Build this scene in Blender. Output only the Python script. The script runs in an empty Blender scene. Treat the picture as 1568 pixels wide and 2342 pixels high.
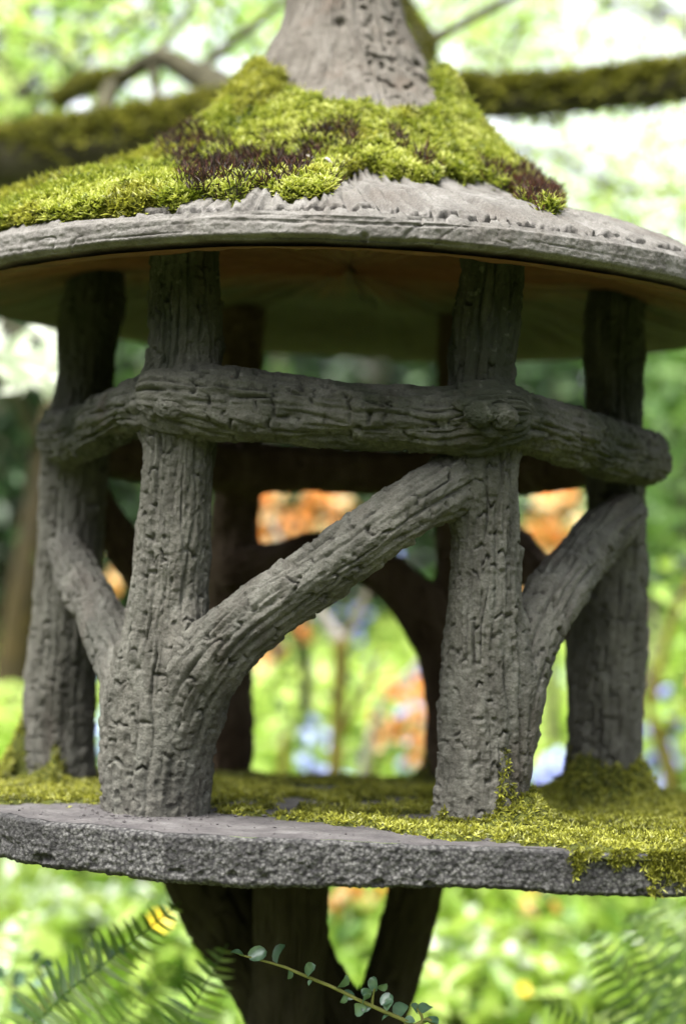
import bpy, math
import numpy as np
from mathutils import Vector, Matrix

sc = bpy.context.scene
COL = sc.collection
rng = np.random.default_rng(7)
rad = math.radians

# ------------------------------------------------------------------ camera
FPX, CX, CY = 3800.0, 784.0, 1171.0          # focal length and centre in a frame 1568 wide
EYE = np.array([0.0, -1.78, 0.95])
PITCH, ROLL = rad(4.05), rad(2.0)
_F = np.array([0, math.cos(PITCH), math.sin(PITCH)])
_U0 = np.array([0, -math.sin(PITCH), math.cos(PITCH)])
_R0 = np.array([1.0, 0, 0])
_R = _R0 * math.cos(ROLL) + _U0 * math.sin(ROLL)
_U = _U0 * math.cos(ROLL) - _R0 * math.sin(ROLL)
cam = bpy.data.cameras.new('camera')
cam.sensor_fit = 'HORIZONTAL'
cam.sensor_width = 24.0
cam.lens = 24.0 * FPX / 1568.0
cam.clip_start, cam.clip_end = 0.05, 600.0
cam.dof.use_dof = True
cam.dof.focus_distance = 1.43
cam.dof.aperture_fstop = 2.3
cam_o = bpy.data.objects.new('camera', cam)
COL.objects.link(cam_o)
_m = Matrix(((_R[0], _U[0], -_F[0], EYE[0]), (_R[1], _U[1], -_F[1], EYE[1]), (_R[2], _U[2], -_F[2], EYE[2]), (0, 0, 0, 1)))
cam_o.matrix_world = _m
sc.camera = cam_o

# ------------------------------------------------------------------ light
world = bpy.data.worlds.new('World')
sc.world = world
world.use_nodes = True
wn = world.node_tree.nodes
wl = world.node_tree.links
wn.clear()
SUN_EL, SUN_AZ = rad(64), rad(222)            # azimuth clockwise from +Y: a high soft sun before the lantern, to its left
sky = wn.new('ShaderNodeTexSky')
sky.sky_type = 'NISHITA'
sky.sun_disc = False
sky.sun_elevation = SUN_EL
sky.sun_rotation = SUN_AZ
sky.air_density = 1.0
sky.dust_density = 4.0
hsv = wn.new('ShaderNodeHueSaturation')
hsv.inputs['Saturation'].default_value = 0.25
bg = wn.new('ShaderNodeBackground')
bg.inputs['Strength'].default_value = 0.135
wo = wn.new('ShaderNodeOutputWorld')
wl.new(sky.outputs[0], hsv.inputs['Color'])
wl.new(hsv.outputs[0], bg.inputs['Color'])
wl.new(bg.outputs[0], wo.inputs['Surface'])
sun = bpy.data.lights.new('sun', 'SUN')
sun.energy = 3.0
sun.angle = rad(35)
sun.color = (1.0, 0.97, 0.92)
sun_o = bpy.data.objects.new('sun', sun)
COL.objects.link(sun_o)
_sd = Vector((math.sin(SUN_AZ) * math.cos(SUN_EL), math.cos(SUN_AZ) * math.cos(SUN_EL), math.sin(SUN_EL)))
sun_o.rotation_euler = (-_sd).to_track_quat('-Z', 'Y').to_euler()
sun_o.location = _sd * 8
sc.view_settings.view_transform = 'Standard'
sc.view_settings.look = 'None'
sc.view_settings.gamma = 1.0
sc.view_settings.exposure = 2.4
sc.view_settings.use_curve_mapping = False
sc.render.engine = 'CYCLES'
sc.cycles.use_denoising = True
sc.cycles.max_bounces = 6
sc.cycles.diffuse_bounces = 4
sc.cycles.transmission_bounces = 4
sc.cycles.sample_clamp_indirect = 6.0


# ------------------------------------------------------------------ helpers
def P(x, y, d):
    """the place seen at (x, y) of the 1568-wide frame, d metres in front of the camera"""
    return EYE + d * (_F + _R * ((x - CX) / FPX) - _U * ((y - CY) / FPX))


def proj(p):
    q = np.asarray(p) - EYE
    d = q @ _F
    return CX + FPX * (q @ _R) / d, CY - FPX * (q @ _U) / d


def norm(v):
    return v / np.maximum(np.linalg.norm(v, axis=-1, keepdims=True), 1e-9)


def _hash(ix, iy, iz, seed):
    h = (ix.astype(np.int64) * 374761393 + iy.astype(np.int64) * 668265263 + iz.astype(np.int64) * 2147483647 + seed * 1274126177) & 0xFFFFFFFF
    h = ((h ^ (h >> 13)) * 1274126177) & 0xFFFFFFFF
    h = ((h ^ (h >> 16)) * 2246822519) & 0xFFFFFFFF
    return ((h ^ (h >> 15)) & 0xFFFFFF) / float(0xFFFFFF)


def vnoise(x, y, z=0.0, seed=0):
    """smooth value noise in -1..1"""
    x, y, z = np.broadcast_arrays(np.asarray(x, float), np.asarray(y, float), np.asarray(z, float))
    fx, fy, fz = np.floor(x), np.floor(y), np.floor(z)
    tx, ty, tz = x - fx, y - fy, z - fz
    tx, ty, tz = tx * tx * (3 - 2 * tx), ty * ty * (3 - 2 * ty), tz * tz * (3 - 2 * tz)
    r = 0.0
    for a in (0, 1):
        for b in (0, 1):
            for c in (0, 1):
                w = (tx if a else 1 - tx) * (ty if b else 1 - ty) * (tz if c else 1 - tz)
                r = r + w * _hash(fx + a, fy + b, fz + c, seed)
    return r * 2 - 1


def fbm(x, y, z=0.0, seed=0, octaves=3):
    r, a, k = 0.0, 1.0, 1.0
    for i in range(octaves):
        r = r + a * vnoise(np.asarray(x) * k, np.asarray(y) * k, np.asarray(z) * k, seed + i * 17)
        a *= 0.5
        k *= 2.03
    return r / 1.75


def h1(k, seed):
    k = np.asarray(k)
    return _hash(k, k * 0 + 3, k * 0 + 5, seed)


def h2(k, j, seed):
    return _hash(np.asarray(k), np.asarray(j), np.asarray(k) * 0 + 1, seed)


def smooth(a, b, x):
    t = np.clip((np.asarray(x) - a) / (b - a), 0, 1)
    return t * t * (3 - 2 * t)


def link(o, parent=None):
    COL.objects.link(o)
    if parent is not None:
        o.parent = parent
    return o


def tag(o, label=None, cat=None, group=None, kind=None):
    if label:
        o['label'] = label
    if cat:
        o['category'] = cat
    if group:
        o['group'] = group
    if kind:
        o['kind'] = kind
    return o


def empty(name, loc, label, cat, group=None):
    o = bpy.data.objects.new(name, None)
    o.location = tuple(float(c) for c in loc)
    o.empty_display_size = 0.05
    link(o)
    return tag(o, label, cat, group)


def origin_of(parent):
    """world place of a parent that is only moved, never turned"""
    v = np.zeros(3)
    while parent is not None:
        v = v + np.array(parent.location)
        parent = parent.parent
    return v


def mesh(name, V, faces, mat, parent=None, sm=True, tint=None, local=False, mats=None, mat_idx=None):
    """V world vertices; faces: (n,3)/(n,4) arrays or a list of such arrays"""
    V = np.asarray(V, float).reshape(-1, 3)
    loc = np.zeros(3)
    if parent is not None and not local:
        V = V - origin_of(parent)
    if parent is None and not local:
        loc = np.array([V[:, 0].mean(), V[:, 1].mean(), V[:, 2].min()])
        V = V - loc
    if not isinstance(faces, list):
        faces = [faces]
    faces = [np.asarray(f, np.int32) for f in faces if len(f)]
    me = bpy.data.meshes.new(name)
    me.vertices.add(len(V))
    me.vertices.foreach_set('co', V.astype(np.float32).ravel())
    tot = np.concatenate([np.full(len(f), f.shape[1], np.int32) for f in faces])
    idx = np.concatenate([f.ravel() for f in faces])
    me.loops.add(len(idx))
    me.loops.foreach_set('vertex_index', idx)
    me.polygons.add(len(tot))
    st = np.zeros(len(tot), np.int32)
    st[1:] = np.cumsum(tot)[:-1]
    me.polygons.foreach_set('loop_start', st)
    me.polygons.foreach_set('loop_total', tot)
    me.polygons.foreach_set('use_smooth', np.full(len(tot), sm, bool))
    for m in (mats or [mat]):
        me.materials.append(m)
    if mat_idx is not None:
        me.polygons.foreach_set('material_index', np.asarray(mat_idx, np.int32))
    if tint is not None:
        at = me.attributes.new('tint', 'FLOAT', 'POINT')
        at.data.foreach_set('value', np.asarray(tint, np.float32).ravel())
    me.update()
    me.validate()
    o = bpy.data.objects.new(name, me)
    o.location = tuple(float(c) for c in loc)
    return link(o, parent)


def grid_faces(nr, nc, wrap=True, flip=False):
    """quads between nr rows of nc vertices"""
    i = np.arange(nr - 1)[:, None] * nc
    j = np.arange(nc if wrap else nc - 1)[None, :]
    j2 = (j + 1) % nc
    q = np.stack([i + j, i + j2, i + nc + j2, i + nc + j], -1).reshape(-1, 4)
    return q[:, ::-1] if flip else q


def catmull(pts, n):
    """n points at even steps along a smooth curve through pts (any number of columns)"""
    p = np.asarray(pts, float)
    p = np.vstack([2 * p[0] - p[1], p, 2 * p[-1] - p[-2]])
    out = []
    for i in range(1, len(p) - 2):
        t = np.linspace(0, 1, 24, endpoint=False)[:, None]
        a, b, c, d = p[i - 1], p[i], p[i + 1], p[i + 2]
        out.append(0.5 * (2 * b + (c - a) * t + (2 * a - 5 * b + 4 * c - d) * t ** 2 + (3 * b - a - 3 * c + d) * t ** 3))
    out = np.vstack(out + [p[-2][None]])
    s = np.r_[0, np.cumsum(np.linalg.norm(np.diff(out[:, :3], axis=0), axis=1))]
    u = np.linspace(0, s[-1], n)
    return np.stack([np.interp(u, s, out[:, k]) for k in range(out.shape[1])], 1), s[-1]


def frames(A, ref=(0.0, -1.0, 0.0)):
    """tangent and two side vectors along a polyline, carried along without twist"""
    T = norm(np.gradient(A, axis=0))
    N = np.zeros_like(T)
    r = np.array(ref, float)
    if abs(T[0] @ r) > 0.9:
        r = np.array([1.0, 0.2, 0.1])
    n = r - T[0] * (T[0] @ r)
    N[0] = n / np.linalg.norm(n)
    for i in range(1, len(T)):
        n = N[i - 1] - T[i] * (T[i] @ N[i - 1])
        N[i] = n / np.linalg.norm(n)
    return T, N, np.cross(T, N)


def tube(pts, radii, seg=8, n=None, bump=0.0, seed=0, freq=30.0):
    """a tapered tube with closed ends: vertices, faces"""
    p = np.column_stack([np.asarray(pts, float), np.asarray(radii, float)])
    n = n or max(4, len(pts) * 4)
    A, L = catmull(p, n)
    r = np.maximum(A[:, 3], 1e-4)
    A = A[:, :3]
    T, N, B = frames(A)
    th = np.linspace(0, 2 * np.pi, seg, endpoint=False)
    d = N[:, None, :] * np.cos(th)[None, :, None] + B[:, None, :] * np.sin(th)[None, :, None]
    rr = np.repeat(r[:, None], seg, 1)
    V = A[:, None, :] + d * rr[:, :, None]
    if bump:
        V = V + d * (bump * fbm(V[..., 0] * freq, V[..., 1] * freq, V[..., 2] * freq, seed))[..., None] * (rr / rr.max())[..., None]
    V = V.reshape(-1, 3)
    F = [grid_faces(n, seg)]
    k = len(V)
    V = np.vstack([V, A[0] - T[0] * r[0] * 0.3, A[-1] + T[-1] * r[-1] * 0.3])
    j = np.arange(seg)
    F.append(np.stack([np.full(seg, k), (j + 1) % seg, j], 1))
    e = (n - 1) * seg
    F.append(np.stack([np.full(seg, k + 1), e + j, e + (j + 1) % seg], 1))
    return V, F


def join(parts):
    """several (V, F) into one"""
    V, F, o = [], [], 0
    for v, f in parts:
        V.append(v)
        F += [np.asarray(a) + o for a in (f if isinstance(f, list) else [f])]
        o += len(v)
    return np.vstack(V), F


def in_poly(x, y, poly):
    p = np.asarray(poly, float)
    c = np.zeros(np.shape(x), bool)
    j = len(p) - 1
    for i in range(len(p)):
        a = (p[i, 1] > y) != (p[j, 1] > y)
        with np.errstate(divide='ignore', invalid='ignore'):
            b = x < (p[j, 0] - p[i, 0]) * (y - p[i, 1]) / (p[j, 1] - p[i, 1]) + p[i, 0]
        c ^= a & b
        j = i
    return c


# ------------------------------------------------------------------ materials
class Nodes:
    def __init__(self, name):
        self.m = bpy.data.materials.new(name)
        self.m.use_nodes = True
        self.nt = self.m.node_tree
        self.nt.nodes.clear()
        self.out = self.new('ShaderNodeOutputMaterial')
        self.tc = self.new('ShaderNodeTexCoord')

    def new(self, t, **kw):
        n = self.nt.nodes.new(t)
        for k, v in kw.items():
            setattr(n, k, v)
        return n

    def link(self, a, b):
        self.nt.links.new(a, b)

    def mapping(self, scale):
        n = self.new('ShaderNodeMapping')
        n.inputs['Scale'].default_value = scale
        self.link(self.tc.outputs['Object'], n.inputs['Vector'])
        return n.outputs[0]

    def noise(self, scale, detail=4, rough=0.55, vec=None, dist=0.0):
        n = self.new('ShaderNodeTexNoise')
        n.inputs['Scale'].default_value = scale
        n.inputs['Detail'].default_value = detail
        n.inputs['Roughness'].default_value = rough
        n.inputs['Distortion'].default_value = dist
        self.link(vec if vec is not None else self.tc.outputs['Object'], n.inputs['Vector'])
        return n.outputs['Fac']

    def voronoi(self, scale, feature='F1', vec=None):
        n = self.new('ShaderNodeTexVoronoi', feature=feature)
        n.inputs['Scale'].default_value = scale
        self.link(vec if vec is not None else self.tc.outputs['Object'], n.inputs['Vector'])
        return n.outputs['Distance']

    def ramp(self, fac, stops):
        n = self.new('ShaderNodeValToRGB')
        e = n.color_ramp.elements
        while len(e) < len(stops):
            e.new(0.5)
        for k, (p, c) in enumerate(stops):
            e[k].position = p
            e[k].color = (*c, 1) if len(c) == 3 else c
        self.link(fac, n.inputs[0])
        return n.outputs[0]

    def step(self, fac, a, b):
        n = self.new('ShaderNodeMapRange')
        n.inputs['From Min'].default_value = a
        n.inputs['From Max'].default_value = b
        self.link(fac, n.inputs['Value'])
        return n.outputs[0]

    def mix(self, fac, a, b, mode='MIX'):
        n = self.new('ShaderNodeMix', data_type='RGBA', blend_type=mode)
        for sock, v in ((n.inputs[0], fac), (n.inputs[6], a), (n.inputs[7], b)):
            if isinstance(v, (int, float)):
                sock.default_value = v
            elif isinstance(v, tuple):
                sock.default_value = (*v, 1)
            else:
                self.link(v, sock)
        return n.outputs[2]

    def math(self, op, a, b):
        n = self.new('ShaderNodeMath', operation=op)
        for k, v in enumerate((a, b)):
            if isinstance(v, (int, float)):
                n.inputs[k].default_value = v
            else:
                self.link(v, n.inputs[k])
        return n.outputs[0]

    def attr(self, name='tint'):
        n = self.new('ShaderNodeAttribute', attribute_name=name)
        return n.outputs['Fac']

    def bump(self, height, dist, strength=1.0, normal=None):
        n = self.new('ShaderNodeBump')
        n.inputs['Strength'].default_value = strength
        n.inputs['Distance'].default_value = dist
        self.link(height, n.inputs['Height'])
        if normal is not None:
            self.link(normal, n.inputs['Normal'])
        return n.outputs[0]

    def pbr(self, color, rough=0.9, normal=None, spec=0.3):
        n = self.new('ShaderNodeBsdfPrincipled')
        if isinstance(color, tuple):
            n.inputs['Base Color'].default_value = (*color, 1)
        else:
            self.link(color, n.inputs['Base Color'])
        n.inputs['Roughness'].default_value = rough
        n.inputs['Specular IOR Level'].default_value = spec
        if normal is not None:
            self.link(normal, n.inputs['Normal'])
        self.link(n.outputs[0], self.out.inputs['Surface'])
        return self.m

    def leafy(self, color, trans=0.45, gloss=0.05, rough=0.4, tcol=None):
        d = self.new('ShaderNodeBsdfDiffuse')
        t = self.new('ShaderNodeBsdfTranslucent')
        g = self.new('ShaderNodeBsdfGlossy')
        g.inputs['Roughness'].default_value = rough
        m1 = self.new('ShaderNodeMixShader')
        m2 = self.new('ShaderNodeMixShader')
        m1.inputs[0].default_value = trans
        m2.inputs[0].default_value = gloss
        for n, c in ((d, color), (t, tcol if tcol is not None else color)):
            if isinstance(c, tuple):
                n.inputs[0].default_value = (*c, 1)
            else:
                self.link(c, n.inputs[0])
        self.link(d.outputs[0], m1.inputs[1])
        self.link(t.outputs[0], m1.inputs[2])
        self.link(m1.outputs[0], m2.inputs[1])
        self.link(g.outputs[0], m2.inputs[2])
        self.link(m2.outputs[0], self.out.inputs['Surface'])
        return self.m


def mat_bark_concrete():
    n = Nodes('faux bark concrete')
    v = n.mapping((1, 1, 0.35))
    base = n.ramp(n.noise(55, 5, 0.6, v), [(0.30, (0.061, 0.058, 0.051)), (0.5, (0.095, 0.092, 0.082)), (0.72, (0.135, 0.133, 0.120))])
    base = n.mix(0.75, base, n.ramp(n.noise(13, 5, 0.65, v), [(0.34, (0.30, 0.31, 0.30)), (0.62, (0.66, 0.65, 0.64))]), 'OVERLAY')
    grain = n.noise(520, 3, 0.7)
    base = n.mix(0.55, base, n.ramp(grain, [(0.3, (0.25, 0.24, 0.22)), (0.7, (0.78, 0.77, 0.75))]), 'OVERLAY')
    alg_shade = n.step(n.noise(14, 4, 0.6, v), 0.47, 0.66)
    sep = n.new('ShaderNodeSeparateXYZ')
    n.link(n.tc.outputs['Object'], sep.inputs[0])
    hi = n.step(sep.outputs['Z'], 1.02, 1.18)                  # more algae toward the top; also paints in the shade under the roof
    alg_shade = n.math('MULTIPLY', n.math('ADD', n.math('MULTIPLY', hi, 0.62), 0.24), n.math('ADD', alg_shade, n.math('MULTIPLY', hi, 0.8)))
    base = n.mix(alg_shade, base, (0.026, 0.029, 0.019))
    lich = n.step(n.noise(95, 2, 0.5), 0.66, 0.71)
    base = n.mix(n.math('MULTIPLY', lich, 0.2), base, (0.196, 0.199, 0.174))
    rust = n.step(n.noise(19, 3, 0.5, n.mapping((0.936, 0.792, 0.158))), 0.60, 0.74)
    base = n.mix(n.math('MULTIPLY', rust, 0.45), base, (0.053, 0.037, 0.029))
    b = n.bump(n.noise(300, 5, 0.7), 0.0026, 1.0)
    b = n.bump(n.voronoi(420), 0.0007, 0.5, b)
    return n.pbr(base, 0.92, b, 0.2)


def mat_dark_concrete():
    n = Nodes('shade darkened concrete')
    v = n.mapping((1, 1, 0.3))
    base = n.ramp(n.noise(40, 5, 0.6, v), [(0.3, (0.019, 0.016, 0.011)), (0.55, (0.034, 0.028, 0.020)), (0.75, (0.050, 0.043, 0.033))])  # pedestal concrete, the slab's shade put into its colour
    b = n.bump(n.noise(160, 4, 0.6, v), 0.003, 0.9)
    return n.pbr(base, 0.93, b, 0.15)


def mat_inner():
    n = Nodes('brown stained and shade darkened bark concrete')
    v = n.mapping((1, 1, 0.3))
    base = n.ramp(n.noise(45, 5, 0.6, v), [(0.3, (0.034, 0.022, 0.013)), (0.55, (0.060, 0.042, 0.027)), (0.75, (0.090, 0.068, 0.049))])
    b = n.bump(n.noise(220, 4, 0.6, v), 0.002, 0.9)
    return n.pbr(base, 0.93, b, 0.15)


def mat_roof():
    n = Nodes('weathered roof concrete')
    base = n.ramp(n.noise(38, 6, 0.65), [(0.28, (0.071, 0.065, 0.060)), (0.5, (0.120, 0.113, 0.105)), (0.7, (0.166, 0.158, 0.150))])
    base = n.mix(n.step(n.noise(9, 4, 0.6), 0.52, 0.72), base, (0.089, 0.078, 0.069))
    base = n.mix(0.5, base, n.ramp(n.noise(480, 3, 0.7), [(0.3, (0.28, 0.27, 0.26)), (0.7, (0.75, 0.74, 0.73))]), 'OVERLAY')
    base = n.mix(n.math('MULTIPLY', n.step(n.noise(70, 3, 0.5), 0.62, 0.70), 0.55), base, (0.051, 0.046, 0.037))
    b = n.bump(n.noise(420, 4, 0.65), 0.0014, 0.9)
    return n.pbr(base, 0.9, b, 0.25)


def mat_finial():
    n = Nodes('finial bark concrete')
    v = n.mapping((1, 1, 0.12))
    base = n.ramp(n.noise(60, 5, 0.6, v), [(0.3, (0.069, 0.060, 0.051)), (0.5, (0.105, 0.094, 0.081)), (0.72, (0.139, 0.126, 0.113))])
    base = n.mix(0.5, base, n.ramp(n.noise(480, 3, 0.7), [(0.3, (0.27, 0.26, 0.25)), (0.7, (0.75, 0.74, 0.73))]), 'OVERLAY')
    base = n.mix(n.math('MULTIPLY', n.step(n.noise(24, 3, 0.5), 0.60, 0.70), 0.4), base, (0.101, 0.074, 0.056))
    b = n.bump(n.noise(420, 4, 0.65), 0.0013, 0.9)
    return n.pbr(base, 0.92, b, 0.2)


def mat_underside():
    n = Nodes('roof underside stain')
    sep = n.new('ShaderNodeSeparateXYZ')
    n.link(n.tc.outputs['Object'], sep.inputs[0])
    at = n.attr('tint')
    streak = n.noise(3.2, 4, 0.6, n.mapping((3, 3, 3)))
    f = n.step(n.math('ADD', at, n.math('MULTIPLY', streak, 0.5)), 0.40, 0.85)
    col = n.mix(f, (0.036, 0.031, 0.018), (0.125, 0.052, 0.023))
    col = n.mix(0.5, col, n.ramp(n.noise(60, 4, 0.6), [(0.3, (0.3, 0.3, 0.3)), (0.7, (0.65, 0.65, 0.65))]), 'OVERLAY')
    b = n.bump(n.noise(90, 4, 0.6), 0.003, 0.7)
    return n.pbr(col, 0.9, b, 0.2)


def mat_slab_side():
    n = Nodes('pebbly slab edge')
    v = n.voronoi(300)
    base = n.ramp(v, [(0.0, (0.121, 0.119, 0.116)), (0.45, (0.067, 0.065, 0.064)), (0.8, (0.015, 0.014, 0.015))])
    patch = n.step(n.noise(13, 6, 0.7), 0.42, 0.56)
    base = n.mix(patch, n.mix(0.70, base, (0.013, 0.012, 0.013)), base)
    base = n.mix(0.65, base, n.ramp(n.noise(240, 3, 0.75), [(0.36, (0.10, 0.10, 0.10)), (0.66, (0.9, 0.9, 0.88))]), 'OVERLAY')
    b = n.bump(n.math('SUBTRACT', 1.0, v), 0.0010, 0.8)
    b = n.bump(n.noise(210, 4, 0.7), 0.0014, 0.8, b)
    b = n.bump(n.noise(420, 3, 0.6), 0.001, 0.7, b)
    return n.pbr(base, 0.85, b, 0.35)


def mat_slab_top():
    n = Nodes('slab top')
    base = n.ramp(n.noise(26, 5, 0.6), [(0.3, (0.039, 0.035, 0.037)), (0.55, (0.070, 0.064, 0.065)), (0.75, (0.115, 0.109, 0.109))])
    base = n.mix(0.5, base, n.ramp(n.noise(420, 3, 0.7), [(0.3, (0.22, 0.22, 0.22)), (0.7, (0.8, 0.8, 0.78))]), 'OVERLAY')
    b = n.bump(n.noise(300, 4, 0.6), 0.0015, 0.8)
    return n.pbr(base, 0.85, b, 0.3)


def mat_tint(name, stops, trans=0.4, gloss=0.04, rough=0.45):
    n = Nodes(name)
    return n.leafy(n.ramp(n.attr(), stops), trans, gloss, rough)


def mat_plain(name, c0, c1, scale=40.0, rough=0.9, bumpd=0.004):
    n = Nodes(name)
    f = n.noise(scale, 5, 0.6)
    return n.pbr(n.ramp(f, [(0.3, c0), (0.7, c1)]), rough, n.bump(f, bumpd, 0.8), 0.2)


M = dict(
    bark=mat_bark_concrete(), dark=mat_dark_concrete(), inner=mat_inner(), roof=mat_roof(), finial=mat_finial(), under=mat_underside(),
    slab_side=mat_slab_side(), slab_top=mat_slab_top(),
    moss=mat_tint('bright moss shoots', [(0.0, (0.035, 0.05, 0.006)), (0.3, (0.16, 0.20, 0.016)), (0.62, (0.36, 0.39, 0.048)), (1.0, (0.62, 0.62, 0.24))], 0.35, 0.03),
    moss_gold=mat_tint('golden moss shoots', [(0.0, (0.035, 0.038, 0.006)), (0.3, (0.13, 0.135, 0.016)), (0.65, (0.32, 0.325, 0.036)), (1.0, (0.56, 0.55, 0.14))], 0.35, 0.03),
    moss_mat=mat_plain('moss mat', (0.022, 0.026, 0.006), (0.075, 0.085, 0.014), 120.0, 1.0, 0.006),
    moss_red=mat_tint('dark red moss shoots', [(0.0, (0.014, 0.008, 0.006)), (0.5, (0.040, 0.017, 0.013)), (0.85, (0.10, 0.035, 0.022)), (1.0, (0.20, 0.065, 0.035))], 0.2, 0.05),
    moss_tree=mat_tint('branch moss shoots', [(0.0, (0.03, 0.033, 0.005)), (0.5, (0.14, 0.14, 0.016)), (1.0, (0.33, 0.31, 0.04))], 0.3, 0.02),
    twig=mat_plain('bark of twigs', (0.05, 0.042, 0.028), (0.13, 0.11, 0.08), 60.0),
    pale_twig=mat_plain('pale lichen twig', (0.22, 0.19, 0.17), (0.42, 0.38, 0.36), 60.0),
    mossy_twig=mat_plain('mossy twig', (0.06, 0.055, 0.012), (0.19, 0.15, 0.03), 35.0),
    limb=mat_plain('limb bark', (0.022, 0.020, 0.010), (0.075, 0.068, 0.04), 40.0),
)

# ------------------------------------------------------------------ ground
EZ = EYE[2]


def ground_z(x, y):
    d = np.asarray(y, float) - EYE[1]
    z = 0.21 * smooth(1.9, 4.3, d) * 2.1 + 0.085 * np.clip(d - 4.3, 0, 5) + 0.01 * np.clip(d - 9.3, 0, 60)
    return z + 0.03 * fbm(np.asarray(x) * 0.7, np.asarray(y) * 0.7, 0.0, 3) * smooth(1.5, 3, d)


_gx = np.r_[np.linspace(-200, -14, 10), np.linspace(-12, 12, 81), np.linspace(14, 200, 10)]
_gy = np.r_[np.linspace(-60, -6, 8), np.linspace(-5, 14, 96), np.linspace(16, 300, 14)]
_X, _Y = np.meshgrid(_gx, _gy)
_soil = Nodes('garden soil')
_sn = _soil.noise(5, 6, 0.65)
_smat = _soil.pbr(_soil.ramp(_sn, [(0.3, (0.035, 0.028, 0.016)), (0.5, (0.06, 0.075, 0.02)), (0.7, (0.10, 0.14, 0.03))]), 0.95, _soil.bump(_sn, 0.03, 0.8), 0.1)
g = mesh('ground', np.stack([_X, _Y, ground_z(_X, _Y)], -1), grid_faces(len(_gy), len(_gx), False), _smat)
tag(g, kind='structure')

# ------------------------------------------------------------------ the lantern
lantern = empty('stone_lantern', (0, 0, 0), 'grey faux bark concrete lantern with mossy conical roof on forked trunk pedestal', 'garden lantern')


def member(kind, rows, depth, cap=(1, 1)):
    """rows: (x, y, width) in the 1568-wide frame, or (x, y, width, depth); gives axis points with a radius"""
    out = []
    for k, r in enumerate(rows):
        d = r[3] if len(r) > 3 else depth
        p = P(r[0], r[1], d)
        out.append((*p, r[2] * 0.5 * d / FPX))
    return dict(kind=kind, pts=np.array(out), cap=cap)


MEM = []


def add(*a, **k):
    fine = k.pop('fine', 1.0)
    m = member(*a, **k)
    m['fine'] = fine
    MEM.append(m)


# six posts
add('post', [(428, 545, 150), (422, 640, 152), (423, 760, 162), (416, 880, 166), (409, 1000, 162), (402, 1130, 165), (395, 1260, 172), (384, 1380, 182), (370, 1500, 196), (357, 1640, 208), (352, 1760, 218), (352, 1850, 232), (353, 1890, 246)], 1.53)
add('post', [(1128, 560, 136), (1124, 640, 146), (1111, 730, 160), (1098, 860, 150), (1106, 980, 150), (1116, 1100, 142), (1114, 1220, 146), (1108, 1350, 168), (1104, 1480, 186), (1106, 1620, 200), (1104, 1760, 212), (1100, 1850, 228), (1100, 1895, 240)], 1.515)
add('post', [(219, 638, 128), (214, 700, 144), (202, 780, 134), (196, 880, 126), (176, 1000, 148), (168, 1100, 150), (162, 1220, 150), (152, 1340, 150), (146, 1460, 154), (137, 1580, 160), (133, 1700, 166), (132, 1800, 174), (132, 1835, 182)], 1.80, fine=0.8)
add('post', [(1410, 692, 132), (1406, 760, 140), (1403, 860, 134), (1402, 960, 134), (1406, 1080, 138), (1408, 1180, 144), (1404, 1300, 158), (1398, 1420, 164), (1389, 1540, 170), (1384, 1660, 172), (1378, 1760, 172), (1375, 1830, 178)], 1.77, fine=0.8)
add('post', [(556, 690, 104), (553, 800, 106), (549, 950, 108), (541, 1150, 108), (528, 1350, 108), (521, 1550, 104), (514, 1700, 112), (514, 1830, 122)], 2.05, fine=0.5)
add('post', [(1052, 690, 100), (1052, 900, 104), (1052, 1100, 108), (1056, 1350, 112), (1060, 1550, 116), (1046, 1700, 122), (1032, 1850, 130)], 2.04, fine=0.5)
# ring of rails
add('rail', [(385, 912, 150, 1.512), (440, 916, 160, 1.503), (560, 928, 162, 1.497), (700, 942, 156, 1.492), (850, 953, 152, 1.488), (1000, 962, 146, 1.484), (1100, 955, 150, 1.482), (1150, 952, 130, 1.485)], 1.5)
add('rail', [(360, 922, 130, 1.53), (310, 932, 132, 1.56), (250, 962, 128, 1.63), (190, 995, 130, 1.71), (150, 1000, 138, 1.755), (138, 985, 92, 1.775)], 1.6, cap=(1, 0.6), fine=0.9)
add('rail', [(1130, 950, 130, 1.49), (1210, 968, 140, 1.52), (1300, 998, 140, 1.57), (1390, 1030, 134, 1.66), (1450, 1044, 130, 1.70), (1484, 1050, 128, 1.72)], 1.6, cap=(1, 0.18), fine=0.9)
add('rail', [(170, 1010, 118, 1.82), (300, 1040, 118, 1.88), (440, 1062, 116, 1.97), (560, 1076, 112, 2.03)], 1.9, fine=0.5)
add('rail', [(540, 1070, 112, 2.03), (700, 1070, 112, 2.03), (880, 1080, 112, 2.03), (1060, 1076, 112, 2.03)], 2.03, fine=0.5)
add('rail', [(1045, 1076, 112, 2.02), (1180, 1072, 116, 1.95), (1300, 1060, 118, 1.86), (1405, 1046, 118, 1.79)], 1.9, fine=0.5)
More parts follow.
